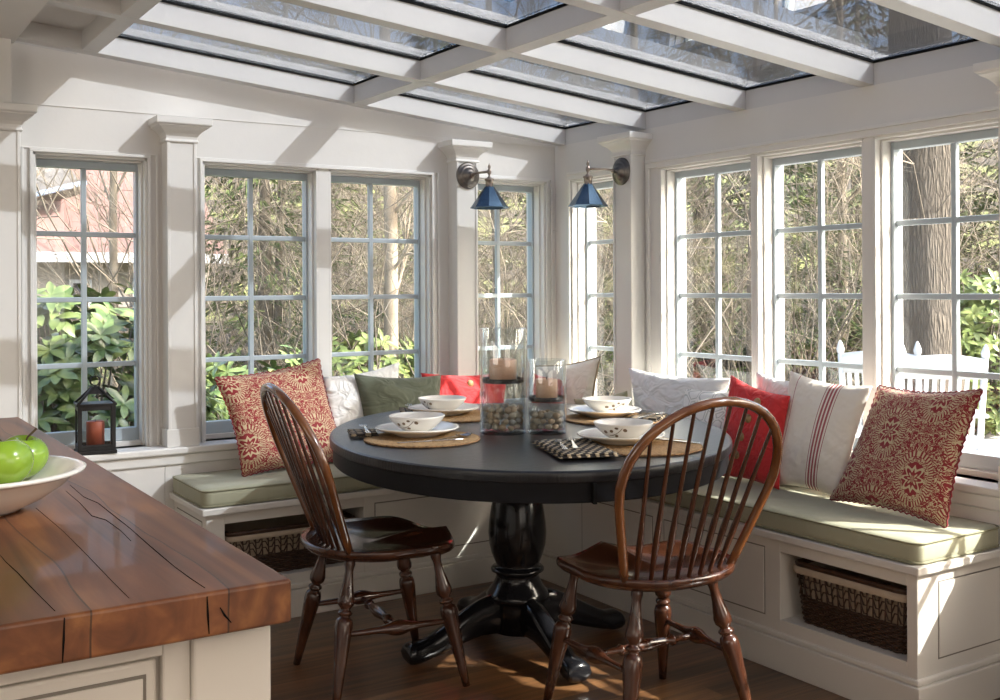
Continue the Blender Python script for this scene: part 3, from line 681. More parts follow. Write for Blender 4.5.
# back bench, left to right
pillow('plump white pillow hidden behind the red and cream damask pillow of the back bench', [(262, 462), (318, 455), (318, 373), (258, 371)], M_white_p, 4, side='A', th=.03)
pillow('red and cream damask throw pillow at the left end of the back bench', [(243, 476), (350, 461), (319, 359), (215, 378)], M_damask, 16, flange=.006, th=.05)
pillow('white linen pillow behind the green lumbar pillow on the back bench', [(322, 448), (404, 436), (399, 362), (322, 377)], M_white_p, 8, side='A', th=.045)
pillow('dark green oblong lumbar pillow on the back bench', [(366, 440), (446, 432), (441, 375), (354, 374)], M_green_p, 12, side='A', th=.05, off=.06)
pillow('red linen pillow with one wooden button behind the glass vases', [(432, 432), (506, 425), (508, 372), (421, 373)], M_red_p, 12, side='A', th=.045, off=.01, buttons=[(.5, .86)])
pillow('cream pillow with taupe piped edge standing in the window corner', [(536, 420), (590, 420), (600, 357), (536, 366)], M_cream_p, 6, side='B', th=.045, piping=M_taupe)
pillow('small red pillow in front of the cream piped pillow in the corner', [(526, 428), (572, 424), (577, 378), (534, 374)], M_red_p, 14, side='A', th=.045, off=.14)
# right bench, far to near
pillow('large white linen pillow in the far part of the right bench', [(634, 440), (714, 462), (731, 378), (629, 368)], M_white_p, 6, side='B', th=.04)
pillow('flat olive pillow in the corner, just behind the back-right bowl', [(586, 428), (640, 436), (627, 391), (574, 399)], M_olive_p, 10, side='B', th=.03, off=.08)
pillow('white patterned cotton pillow half hidden behind the red buttoned pillow', [(668, 455), (738, 470), (758, 388), (684, 388)], M_lace, 10, side='B', th=.03, off=.05)
pillow('plain white pillow behind the red buttoned pillow, against the sill', [(752, 462), (800, 480), (812, 380), (757, 372)], M_white_p, 3, side='B', th=.025)
pillow('red linen pillow with wooden buttons on the right bench', [(714, 466), (779, 479), (790, 396), (731, 375)], M_red_p, 8, side='B', th=.04, off=.085, buttons=[(.60, .86), (.53, .66), (.46, .46), (.40, .26)])
pillow('cream pillow with dark red stripes on the right bench', [(768, 477), (842, 493), (872, 386), (791, 371)], M_stripe, 9, side='B', th=.038, off=.05)
pillow('red and cream damask throw pillow at the near end of the right bench', [(830, 499), (946, 527), (982, 390), (879, 386)], M_damask, 20, flange=.006, th=.05)

# ================================================================ TABLE
TC = Vector((2.09, 3.07, 0)); TA, TB, TANG = .868, .675, math.radians(64.4)
tb = empty('dining_table', 'oval black pedestal dining table set for four', 'table', TC)
def ell(a, b, t, z, k=1.0):
    x, y = a*math.cos(t), b*math.sin(t); c_, s_ = math.cos(TANG), math.sin(TANG); return (x*c_-y*s_, x*s_+y*c_, z)
def split(o):
    b = o.modifiers.new('edges', 'EDGE_SPLIT'); b.split_angle = math.radians(30); return o
def ellring(prof, seg=96):
    m = MB(); vs = []
    for ins, z in prof: vs += [ell(TA-ins, TB-ins, 2*PI*k/seg, z) for k in range(seg)]
    m.add(vs, [(i*seg+k, i*seg+(k+1) % seg, (i+1)*seg+(k+1) % seg, (i+1)*seg+k) for i in range(len(prof)-1) for k in range(seg)], True)
    m.f.append(tuple((len(prof)-1)*seg+k for k in range(seg))); m.sm.append(False); m.f.append(tuple(range(seg))[::-1]); m.sm.append(False)
    return m
t = ellring([(.02, .728), (.003, .7285), (.001, .731), (0, .742), (0, .750), (.002, .756), (.007, .7595), (.012, .760)]); split(t.build('tabletop', M_black, tb))
ap = ellring([(.05, .672), (.014, .672), (.011, .675), (.011, .7285), (.05, .7285)]); split(ap.build('apron', M_blackside, tb))
# joints of the extension leaf, cut across the apron and the edge
for px, py in ((346, 447), (596, 472)):
    q = on_z(px, py, .76)-TC; q.z = 0; d = q.normalized(); tn = Vector((-d.y, d.x, 0))
    c_ = q - d*.002; m = MB()
    pts = [c_+d*(-.03)+tn*-.005, c_+d*(-.03)+tn*.005, c_+d*(-.0045)+tn*.005, c_+d*(-.0045)+tn*-.005]
    m.add([(p.x, p.y, z) for z in (.6725, .7285) for p in pts], [(0, 1, 2, 3), (4, 7, 6, 5), (0, 4, 5, 1), (1, 5, 6, 2), (2, 6, 7, 3), (3, 7, 4, 0)]); m.build('leaf_joint', M_gasket, tb)
ped = [(.001, .675), (.15, .675), (.15, .65), (.075, .62), (.062, .60), (.058, .585), (.066, .56), (.076, .53), (.085, .49), (.092, .44), (.095, .40), (.092, .36), (.085, .33), (.076, .305), (.070, .29),
       (.072, .284), (.082, .281), (.087, .275), (.086, .268), (.078, .263), (.070, .259), (.070, .248), (.074, .235), (.084, .215), (.096, .198), (.103, .186), (.103, .176), (.095, .169), (.088, .165), (.088, .150), (.080, .06), (.001, .06)]
MB().lathe([(r_*1.07, z_) for r_, z_ in ped], (-.016, .036, 0), 40).build('pedestal', M_blackp, tb)
for k in range(4):
    an = math.radians(-6+90*k); d = Vector((math.cos(an), math.sin(an), 0)); n_ = Vector((-d.y, d.x, 0))
    path = [(.04, .120, .078), (.09, .128, .070), (.15, .120, .060), (.21, .100, .052), (.27, .074, .044), (.32, .054, .037), (.35, .044, .034), (.375, .040, .034), (.398, .039, .035), (.412, .038, .031), (.419, .037, .020), (.421, .037, .006)]
    m = MB(); seg = 12; vs = []
    for i, (r, z, hh) in enumerate(path):
        wd = .036+.006*(i > 6)
        for q in range(seg):
            t_ = 2*PI*q/seg; cx_ = math.copysign(abs(math.cos(t_))**.7, math.cos(t_)); sy_ = math.copysign(abs(math.sin(t_))**.7, math.sin(t_))
            p = d*r + n_*(wd*cx_); vs.append((p.x-.016, p.y+.036, z+hh*sy_))
    m.add(vs, [(i*seg+q, i*seg+(q+1) % seg, (i+1)*seg+(q+1) % seg, (i+1)*seg+q) for i in range(len(path)-1) for q in range(seg)], True)
    m.f.append(tuple((len(path)-1)*seg+q for q in range(seg))); m.sm.append(False); m.f.append(tuple(range(seg))[::-1]); m.sm.append(False)
    ft = m.build('foot', M_blackp, tb, fix=True)

# ================================================================ WINDSOR CHAIRS
def windsor(label, loc, rz):
    e = empty('windsor_chair', label, 'chair', loc, rz, 'turned wooden windsor chairs at the table'); e.scale = (1.05, 1.04, 1.0)
    # seat
    m = MB(); NR, NA = 12, 64
    def out(t):
        c_, s_ = math.cos(t), math.sin(t)
        x = .240*math.copysign(abs(c_)**.85, c_); y = (.210 if s_ > 0 else .238)*math.copysign(abs(s_)**(.80 if s_ > 0 else .92), s_)
        if y < 0: x *= 1-.05*(-y/.238)
        else: x *= 1.0 - .10*max(0, y/.205-.75)*4*.5; y += -.012*math.cos(x/.232*PI)*0 - .014*(1-abs(x)/.232)*-1
        # waist just behind the front lobes
        x *= 1-.055*math.exp(-((y-.02)/.05)**2)
        return x, y
    def top(x, y, r):
        dish = .026*(1-r**3)
        dish *= 1.0-.65*math.exp(-(x/.030)**2)*max(0, min(1, (y+.04)/.14))
        rollf = .012*max(0, (y-.10)/.10)*r
        fr = max(0.0, min(1.0, (y+.02)/.16)); fr = fr*fr*(3-2*fr)
        return .460 - dish*(1-.35*fr) - rollf*.4 - .019*fr*math.sin(PI*min(1.0, abs(x)/.215))**1.3 + .004*fr*math.exp(-(x/.03)**2)
    vs = [(0, 0, top(0, 0, 0))]
    for i in range(1, NR+1):
        r = i/NR
        for k in range(NA):
            x, y = out(2*PI*k/NA); vs.append((x*r, y*r, top(x*r, y*r, r)))
    base = len(vs)
    for ins, dz in ((1.012, -.008), (1.010, -.018), (.96, -.030), (.85, -.042), (.5, -.044)):
        for k in range(NA):
            x, y = out(2*PI*k/NA); vs.append((x*ins, y*ins, top(x, y, 1)+dz))
    fs = [(0, 1+k, 1+(k+1) % NA) for k in range(NA)]
    for i in range(NR-1+5):
        a = 1+i*NA; fs += [(a+k, a+NA+k, a+NA+(k+1) % NA, a+(k+1) % NA) for k in range(NA)]
    m.add(vs, fs, True); m.f.append(tuple(len(vs)-NA+k for k in range(NA))[::-1]); m.sm.append(False)
    m.build('seat', M_chair, e, fix=True)
    prof = [(.012, 0), (.0155, .02), (.0165, .05), (.0135, .075), (.0125, .10), (.015, .17), (.0215, .25), (.0250, .29), (.0235, .32), (.0145, .345), (.0140, .355), (.0205, .365), (.0220, .375), (.0205, .385), (.0140, .395), (.016, .405), (.0225, .415), (.0255, .44), (.0265, .47), (.0250, .52), (.0215, .62), (.0175, .75), (.0140, .88), (.0110, 1.0)]
    L = {}
    for nm, a, b in (('fl', (-.150, .120), (-.205, .200)), ('fr', (.150, .120), (.205, .200)), ('rl', (-.120, -.135), (-.207, -.210)), ('rr', (.120, -.135), (.207, -.210))):
        p0, p1 = Vector((*a, .425)), Vector((*b, 0.001)); L[nm] = (p0, p1)
        MB().lathe(prof, p0, 18, p1=p1, cap=True).build('leg', M_chair, e)
    sp_ = [(.007, 0), (.009, .12), (.0105, .30), (.014, .38), (.0225, .46), (.0240, .50), (.0225, .54), (.014, .62), (.0105, .70), (.009, .88), (.007, 1)]
    mids = []
    for a, b in (('fl', 'rl'), ('fr', 'rr')):
        p, q = L[a][0].lerp(L[a][1], .52), L[b][0].lerp(L[b][1], .52)
        MB().lathe(sp_, p, 14, p1=q, cap=True).build('side_stretcher', M_chair, e); mids.append((p+q)/2)
    cp = [(.008, 0), (.0085, .1), (.010, .22), (.0165, .24), (.0165, .255), (.010, .27), (.0125, .34), (.0185, .48), (.0185, .52), (.0125, .66), (.010, .73), (.0165, .745), (.0165, .76), (.010, .78), (.0085, .9), (.008, 1)]
    MB().lathe(cp, mids[0], 14, p1=mids[1], cap=True).build('cross_stretcher', M_chair, e)
    # bow
    tl = math.tan(math.radians(20))
    def bp(x, h): return Vector((x, -.150-tl*h-.012*(1-(x/.24)**2), .452+h))
    pts = [(-.172, -.01), (-.190, .05), (-.208, .11), (-.226, .17), (-.242, .225)]
    for k in range(0, 21):
        t_ = PI-PI*k/20; pts.append((.250*math.cos(t_), .275+.220*math.sin(t_)**.92 if math.sin(t_) > 1e-6 else .275))
    pts += [(.242, .225), (.226, .17), (.208, .11), (.190, .05), (.172, -.01)]
    m = MB(); m.tube([bp(x, h) for x, h in pts], [.0135 if 4 < i < len(pts)-5 else .0125 for i in range(len(pts))], 12, up=(0, .94, .34)); m.build('bow', M_bow, e)
    n = 8
    for k in range(n):
        s = (k-(n-1)/2)/((n-1)/2); xb = .135*s; xt = .196*s
        q = xt/.250; hh = .275+.220*math.sqrt(max(0, 1-q*q))**.92
        p0 = Vector((xb, -.150-.022*(1-s*s), .440)); p1 = bp(xt, hh)
        MB().lathe([(.0055, 0), (.0065, .06), (.0088, .22), (.0092, .28), (.0070, .45), (.0056, .7), (.0048, 1)], p0, 8, p1=p1).build('spindle', M_chair, e)
    return e
windsor('dark wooden windsor chair on the left side of the table, seen from its side', (1.551, 3.124, 0), math.radians(-96.9))
windsor('dark wooden windsor chair in front of the table with its back to the camera', (2.055, 2.405, 0), math.radians(-5))

# ================================================================ TABLE SETTINGS
TZ = .760
def plate(label, p):
    prof = [(.001, .004), (.055, .003), (.062, .0), (.066, .004), (.095, .011), (.117, .017), (.1225, .020), (.1215, .0225), (.115, .0205), (.090, .015), (.068, .0095), (.060, .0085), (.001, .0085)]
    m = MB().lathe(prof, (0, 0, 0), 56)
    m.v = [(v[0]*1.12, v[1]*1.12, v[2]*1.35) for v in m.v]
    for i, v in enumerate(m.v):    # a slightly uneven hand-made rim
        r = math.hypot(v[0], v[1])
        if r > .08: a = math.atan2(v[1], v[0]); m.v[i] = (v[0]*(1+.015*math.sin(3*a+1)), v[1]*(1+.015*math.sin(3*a+1)), v[2]+.0015*math.sin(2*a))
    o = m.build('dinner_plate', M_china, None); o.location = p; tag(o, label, 'plate'); return o
BPROF = [(.001, .003), (.030, .002), (.034, .0), (.038, .003), (.058, .016), (.076, .034), (.086, .050), (.0885, .056), (.0865, .0575), (.083, .052), (.073, .038), (.055, .021), (.036, .0085), (.001, .007)]
BPROF = [(r*1.05, z*.95) for r, z in BPROF]
def bowl(label, p, face):
    o = MB().lathe(BPROF, (0, 0, 0), 48).build('bowl', M_china, None); o.location = p; tag(o, label, 'bowl')
    m = MB()
    def surf(a, h):     # point on the outer wall at height h
        for (r0, z0), (r1, z1) in zip(BPROF[3:7], BPROF[4:8]):
            if z0 <= h <= z1: r = r0+(r1-r0)*(h-z0)/(z1-z0); break
        return Vector((r*math.cos(a), r*math.sin(a), h)), Vector((math.cos(a), math.sin(a), -.8)).normalized()
    stem = [surf(face+da, h)[0]+surf(face+da, h)[1]*.0006 for da, h in ((-.35, .018), (-.15, .020), (.05, .026), (.22, .036), (.3, .044))]
    m.tube(stem, .0011, 4)
    for da, h, s in ((-.42, .030, 1), (-.12, .034, .9), (.10, .044, .8), (.40, .038, 1), (.02, .018, .8)):
        c_, n_ = surf(face+da, h); a_ = n_.orthogonal().normalized(); b_ = n_.cross(a_)
        m.add([c_+n_*.0008+a_*(.0062*s*math.cos(t))+b_*(.0078*s*math.sin(t)) for t in [2*PI*k/10 for k in range(10)]], [tuple(range(10))]); 
        m.add([c_-n_*.0008+a_*(.0062*s*math.cos(t))+b_*(.0078*s*math.sin(t)) for t in [2*PI*k/10 for k in range(10)]], [tuple(range(10))[::-1]])
    m.build('twig_motif', M_brownmotif, o); return o
def placemat(label, p, r=.186):
    prof = [(.001, 0), (r-.004, 0), (r, .002), (r, .005), (r-.004, .007)]
    k = r-.010
    while k > .012: prof += [(k+.004, .0078), (k, .0055)]; k -= .0085
    prof.append((.001, .006))
    o = MB().lathe(prof, (0, 0, 0), 64).build('placemat', M_mat, None); o.location = p; tag(o, label, 'placemat')
    MB().tube([((r-.001)*math.cos(t), (r-.001)*math.sin(t), .0036+.0006*(i % 2)) for i, t in enumerate([2*PI*k/72 for k in range(72)])], .0036, 6, closed=True).build('rope_edge', M_matrim, o)
    return o
def strip(m, pts, z, th=.0015, zt=0.0):
    """flat tapering bar; pts [(y, halfwidth, dz)] centred on x=0"""
    vs = []
    for y, hw, dz in pts: vs += [(-hw, y, z+dz), (hw, y, z+dz), (hw, y, z+dz+th), (-hw, y, z+dz+th)]
    fs = []
    for i in range(len(pts)-1):
        a = i*4; b = a+4; fs += [(a, a+1, b+1, b), (a+1, a+2, b+2, b+1), (a+2, a+3, b+3, b+2), (a+3, a, b, b+3)]
    e_ = (len(pts)-1)*4; fs += [(0, 3, 2, 1), (e_, e_+1, e_+2, e_+3)]
    m.add(vs, fs, False)
def fork(label, p, rz):
    m = MB(); strip(m, [(-.10, .0065, 0), (-.09, .0085, 0), (-.03, .0045, .001), (.02, .0028, .004), (.035, .005, .004), (.045, .011, .002), (.058, .0125, 0)], 0, .0018)
    for x in (-.0108, -.0036, .0036, .0108):
        mm = MB(); strip(mm, [(.057, .0017, 0), (.08, .0015, .001), (.098, .0007, .004)], 0, .0016); m.add([(v[0]+x, v[1], v[2]) for v in mm.v], mm.f)
    o = m.build('fork', M_steel, None, bevel=.0005); o.location = p; o.rotation_euler = (0, 0, rz); return tag(o, label, 'fork')
def knife(label, p, rz):
    m = MB(); strip(m, [(-.11, .006, 0), (-.10, .0085, 0), (-.02, .006, .0), (.0, .0045, .0005), (.01, .0095, .0005), (.08, .0100, .0003), (.105, .0045, 0), (.11, .001, 0)], 0, .003)
    o = m.build('knife', M_steel, None, bevel=.0007); o.location = p; o.rotation_euler = (0, 0, rz); return tag(o, label, 'knife')
def spoon(label, p, rz):
    m = MB(); strip(m, [(-.095, .0065, 0), (-.085, .0085, 0), (-.03, .0045, .001), (.02, .0028, .005), (.04, .004, .006)], 0, .0018)
    m.grid(lambda u, v: ((2*u-1)*.0205*math.sqrt(max(0, 1-(2*v-1)**2))*(.85+.15*(1-v)), .036+.062*v, .001+.0065*((2*u-1)**2*.8+(2*v-1)**2)), 10, 12, uv=False)
    m.grid(lambda u, v: ((2*u-1)*.0205*math.sqrt(max(0, 1-(2*v-1)**2))*(.85+.15*(1-v)), .036+.062*v, -.0004+.0065*((2*u-1)**2*.8+(2*v-1)**2)), 10, 12, flip=True, uv=False)
    o = m.build('spoon', M_steel, None); o.location = p; o.rotation_euler = (0, 0, rz); return tag(o, label, 'spoon')
def weave_mat():
    m, n, b = nodes('black_tan_weave', 0.95)
    tc = N(n, 'ShaderNodeTexCoord'); sp = N(n, 'ShaderNodeSeparateXYZ'); n.links.new(tc.outputs['Object'], sp.inputs[0])
    a = mth(n, 'SINE', mth(n, 'MULTIPLY', sp.outputs[0], 230)); c = mth(n, 'SINE', mth(n, 'MULTIPLY', sp.outputs[1], 130))
    f = mth(n, 'GREATER_THAN', mth(n, 'MULTIPLY', a, c), 0.25)
    n.links.new(mixc(n, f, (0.018, 0.014, 0.011), (0.36, 0.28, 0.18)), b.inputs['Base Color']); bumpn(n, b, mth(n, 'MULTIPLY', a, c), 0.8, 0.002)
    return m
M_napkin = weave_mat()
def napkin(label, p, rz, w_=.17, d_=.11, fold=2):
    m = MB()
    for k in range(fold):
        z = k*.0045; s = 1-.05*k
        def f(u, v, dz): return ((u-.5)*w_*s+.004*k, (v-.5)*d_*s+.003*math.sin(u*7)*k, z+dz+.0012*math.sin(u*9+v*4+k)*(k > 0))
        m.grid(lambda u, v: f(u, v, .0042), 10, 8); m.grid(lambda u, v: f(u, v, 0), 10, 8, flip=True)
        o = len(m.v)-2*99; r = 11
        ed = list(range(11))+[j*r+10 for j in range(1, 9)]+[8*r+i for i in range(9, -1, -1)]+[j*r for j in range(7, 0, -1)]
        for a, b in zip(ed, ed[1:]+ed[:1]): m.f.append((o+b, o+a, o+a+99, o+b+99)); m.sm.append(True)
    # fringe threads on the two short edges
    for i in range(22):
        y = (i/21-.5)*d_
        for sx in (-1, 1): m.tube([(sx*w_/2, y, .002), (sx*(w_/2+.009), y+.002*math.sin(i*3), .001)], .0011, 4)
    o = m.build('napkin', M_napkin, None); o.location = p; o.rotation_euler = (0, 0, rz); return tag(o, label, 'napkin')
def setting(where, c, pc, bc, face):
    placemat('round woven seagrass placemat at the %s place' % where, (c[0], c[1], TZ))
    plate('white stoneware dinner plate at the %s place' % where, (pc[0], pc[1], TZ+.0075))
    bowl('white bowl with brown twig motif at the %s place' % where, (bc[0], bc[1], TZ+.0195), face)
fc = math.atan2(-3.1, -2.0)
setting('front-left', (1.665, 3.045), (1.680, 3.105), (1.682, 3.111), fc-.35)
setting('back-left', (2.06, 3.52), (2.045, 3.565), (2.030, 3.55), fc-.9)
setting('back-right', (2.50, 3.10), (2.505, 3.155), (2.519, 3.160), fc+.30)
setting('front-right', (2.135, 2.515), (2.125, 2.595), (2.120, 2.580), fc-.45)
def ang(a, b): return math.atan2(b[1]-a[1], b[0]-a[0])-PI/2
knife('steel table knife at the front right edge of the front-left placemat', (1.645, 2.952, TZ+.0082), ang((1.566, 2.965), (1.733, 2.93)))
spoon('steel spoon beside the knife on the front-left placemat', (1.715, 2.965, TZ+.0082), ang((1.60, 2.955), (1.80, 2.99)))
napkin('folded black and tan woven napkin left of the front-left plate', (1.545, 3.235, TZ+.0075), math.radians(70), .13, .09)
fork('steel fork on the napkin of the front-left place', (1.555, 3.235, TZ+.0225), math.radians(-20))
napkin('folded black and tan woven napkin left of the back-left plate', (1.985, 3.715, TZ+.0075), math.radians(65), .13, .09)
fork('steel fork on the napkin of the back-left place', (1.985, 3.715, TZ+.0225), math.radians(-20))
knife('steel table knife right of the back-left plate', (2.135, 3.42, TZ+.0082), math.radians(-28))
napkin('folded black and tan woven napkin right of the back-right plate', (2.60, 3.02, TZ+.0075), math.radians(35), .19, .11)
fork('steel fork on the napkin of the back-right place', (2.60, 3.01, TZ+.0175), math.radians(-70))
napkin('folded black and tan woven napkin left of the front-right plate', (1.915, 2.560, TZ+.0085), math.radians(-20), .17, .33)
fork('steel fork lying outermost on the front-right napkin', (1.895, 2.60, TZ+.0185), math.radians(-28))
fork('steel fork next to the plate on the front-right napkin', (1.94, 2.60, TZ+.0185), math.radians(-32))
knife('steel table knife right of the front-right plate', (2.268, 2.535, TZ+.0082), math.radians(15))

# ================================================================ VASES, PEBBLES, CANDLES
def hurricane(label, p, r, h, n_st, fill_h, cz, cr, ch, w1, w2, seed):
    m = MB().lathe([(.001, 0), (r-.004, 0), (r, .004), (r, h-.002), (r-.001, h), (r-.004, h), (r-.005, h-.002), (r-.005, .014), (.001, .014)], (0, 0, 0), 48)
    o = m.build('glass_vase', M_vase, None); o.location = p; tag(o, label, 'vase')
    rnd = random.Random(seed)
    base = []
    for k, mt in enumerate(STONES):
        bm = bmesh.new(); bmesh.ops.create_icosphere(bm, subdivisions=2, radius=1)
        for v in bm.verts:
            q = v.co; v.co = q*(1+.10*math.sin(3*q.x+k)+.08*math.sin(4*q.y+2*k))
        me = bpy.data.meshes.new('pebble'); bm.to_mesh(me); bm.free(); me.materials.append(mt); me.polygons.foreach_set('use_smooth', [True]*len(me.polygons)); base.append(me)
    rin = r-.006; zl = .0145; cnt = 0; sz = .0125
    layers = int((fill_h-.014)/(sz*1.55)); 
    for L in range(layers):
        z = zl+sz*.85+L*sz*1.55
        for rr, nn in ((rin-sz*1.06, int(2*PI*(rin-sz)/(sz*2.05))), (rin-sz*3.0, int(2*PI*max(rin-sz*3.0, .001)/(sz*2.05)))):
            if rr < sz*.4: continue
            if rr < rin*.62 and L < layers-1: continue
            a0 = rnd.random()*6
            for q in range(nn):
                a = a0+2*PI*q/nn+rnd.uniform(-.05, .05)
                ob = bpy.data.objects.new('pebble', rnd.choice(base)); COL.objects.link(ob)
                s = sz*rnd.uniform(.86, 1.03)
                ob.scale = (s*rnd.uniform(.9, 1.1), s*rnd.uniform(.85, 1), s*rnd.uniform(.7, .9)); ob.rotation_euler = (rnd.uniform(-.3, .3), rnd.uniform(-.3, .3), a)
                ob.location = (p[0]+rr*math.cos(a), p[1]+rr*math.sin(a), p[2]+z+rnd.uniform(-.002, .002)); tag(ob, 'small smooth pebble in the %s glass vase' % w1, 'pebble', 'pebbles in the %s vase' % w1)
    # candle dish wedged across the glass
    d = MB().lathe([(.001, -.010), (r-.012, -.010), (r-.007, -.004), (r-.0055, .006), (r-.008, .006), (r-.012, -.004), (.001, -.005)], (0, 0, 0), 40)
    o = d.build('candle_dish', M_iron, None); o.location = (p[0], p[1], p[2]+cz); tag(o, 'round black metal candle dish held inside the %s glass vase' % w1, 'candle holder')
    c = MB().lathe([(.001, 0), (cr, 0), (cr, ch-.004), (cr-.004, ch), (cr-.010, ch-.003), (.001, ch-.009)], (0, 0, 0), 36)
    o = c.build('pillar_candle', M_candle, None); o.location = (p[0], p[1], p[2]+cz-.0048); tag(o, 'peach pillar candle in the %s glass vase' % w1, 'candle')
    MB().tube([(0, 0, ch-.010), (.001, 0, ch+.004), (.003, .001, ch+.009)], .0013, 6).build('wick', M_wick, o)
hurricane('taller clear glass cylinder vase with pebbles and a candle', (1.972, 3.035, TZ), .079, .355, 40, .092, .180, .046, .075, 'taller', '', 3)
hurricane('shorter clear glass cylinder vase with pebbles and a candle', (2.090, 2.948, TZ), .067, .248, 40, .088, .118, .037, .07, 'shorter', '', 7)

# ================================================================ SCONCES
def sconce(label, x, y, z, outdir, ang_shade):
    d = Vector(outdir); e = empty('wall_sconce', label, 'lamp', (x, y, z))
    MB().lathe([(.001, 0), (.062, 0), (.062, .10), (.055, .22), (.050, .22), (.048, .36), (.040, .42), (.036, .42), (.034, .60), (.020, .72), (.014, .80), (.012, 1.0), (.001, 1.0)], (0, 0, 0), 36, p1=d*.042).build('backplate', M_bronze, e)
    tipd = .190
    MB().tube([d*.03, d*.06+Vector((0, 0, .002)), d*.10+Vector((0, 0, .004)), d*tipd+Vector((0, 0, .002))], [.007, .0055, .005, .006], 10).lathe([(.004, 0), (.010, .1), (.010, .6), (.004, 1)], d*.045, 14, p1=d*.060).build('arm', M_nickel, e)
    c = d*tipd
    MB().lathe([(.001, .040), (.003, .034), (.0075, .022), (.004, .014), (.009, .008), (.010, 0), (.009, -.008), (.004, -.014), (.006, -.022), (.012, -.028), (.012, -.032), (.001, -.032)], c, 18).build('finial', M_nickel, e)
    MB().lathe([(.001, -.030), (.020, -.030), (.022, -.034), (.022, -.038), (.018, -.041), (.018, -.064), (.021, -.068), (.001, -.068)], c, 24).build('socket_cup', M_nickel, e)
    m = MB(); m.lathe([(.019, -.064), (.085, -.160), (.087, -.160), (.087, -.165), (.083, -.165), (.017, -.067)], c, 8, smooth=False, ang0=ang_shade)
    m.build('shade', M_shade, e)
    MB().lathe([(.001, -.075), (.012, -.078), (.018, -.10), (.022, -.12), (.016, -.138), (.001, -.145)], c, 18).build('bulb', M_china, e)
    return e
sconce('blue-black metal wall sconce on the pilaster of the back wall', 2.587, YA-.084, 1.775, (0, -1, 0), .2)
sconce('blue-black metal wall sconce on the pilaster of the right wall', XB-.084, 3.734, 1.770, (-1, 0, 0), .2)

# ================================================================ LANTERN ON THE SILL
def lantern():
    x0, x1 = .853, .972; cx_ = .905; cy_ = 4.275
    e = empty('lantern', 'small black metal candle lantern on the sill of the leftmost window', 'lantern', (.925, 4.305, SILL), math.radians(-6)); e.scale = (1.1, 1.0, 1.12)
    w_ = .062; H = .165
    b = MB(); b.box(-w_-.004, w_+.004, -w_*.85-.004, w_*.85+.004, 0, .012).box(-w_, w_, -w_*.85, w_*.85, .012, .022); b.build('base', M_iron, e, bevel=.0015)
    f = MB(); t = .007; d = w_*.85
    for sx in (-1, 1):
        for sy in (-1, 1): f.box(sx*w_-(t if sx > 0 else 0), sx*w_+(t if sx < 0 else 0), sy*d-(t if sy > 0 else 0), sy*d+(t if sy < 0 else 0), .022, H)
    for z0, z1 in ((.022, .032), (H-.016, H)):
        f.box(-w_, w_, -d, -d+t, z0, z1).box(-w_, w_, d-t, d, z0, z1).box(-w_, -w_+t, -d, d, z0, z1).box(w_-t, w_, -d, d, z0, z1)
    # door stiles on the front are a little wider
    f.box(-w_, -w_+.014, -d-.002, -d+.003, .022, H).box(w_-.014, w_, -d-.002, -d+.003, .022, H)
    f.box(-w_-.004, w_+.004, -d-.004, d+.004, H, H+.007); f.build('frame', M_iron, e, bevel=.001)
    r = MB(); ap_ = (0, 0, H+.062)
    for sx in (-1, 1):
        for sy in (-1, 1): r.tube([(sx*w_, sy*d, H+.005), (sx*w_*.15, sy*d*.15, H+.060)], .0048, 6)
    r.lathe([(.034, H+.038), (.020, H+.052), (.008, H+.062), (.004, H+.068), (.001, H+.069)], (0, 0, 0), 4, smooth=False, ang0=PI/4)
    r.build('roof', M_iron, e)
    MB().tube([(.016*math.cos(t), 0, H+.082+.016*math.sin(t)) for t in [2*PI*k/18 for k in range(18)]], .0024, 6, closed=True).build('ring_handle', M_iron, e)
    g = MB(); g.box(-w_+t, w_-t, -d+.003, -d+.005, .03, H-.014).box(-w_+t, w_-t, d-.005, d-.003, .03, H-.014).box(-w_+.003, -w_+.005, -d+t, d-t, .03, H-.014).box(w_-.005, w_-.003, -d+t, d-t, .03, H-.014); g.build('glass_pane', M_glass, e)
    c = MB().lathe([(.001, 0), (.033, 0), (.033, .094), (.030, .098), (.020, .095), (.001, .092)], (0, 0, 0), 28).build('pillar_candle', M_candler, None)
    c.location = (.925, 4.305, SILL+.0248); tag(c, 'rust red pillar candle inside the black lantern', 'candle')
    MB().tube([(0, 0, .090), (.001, 0, .106)], .0012, 6).build('wick', M_wick, c)
lantern()

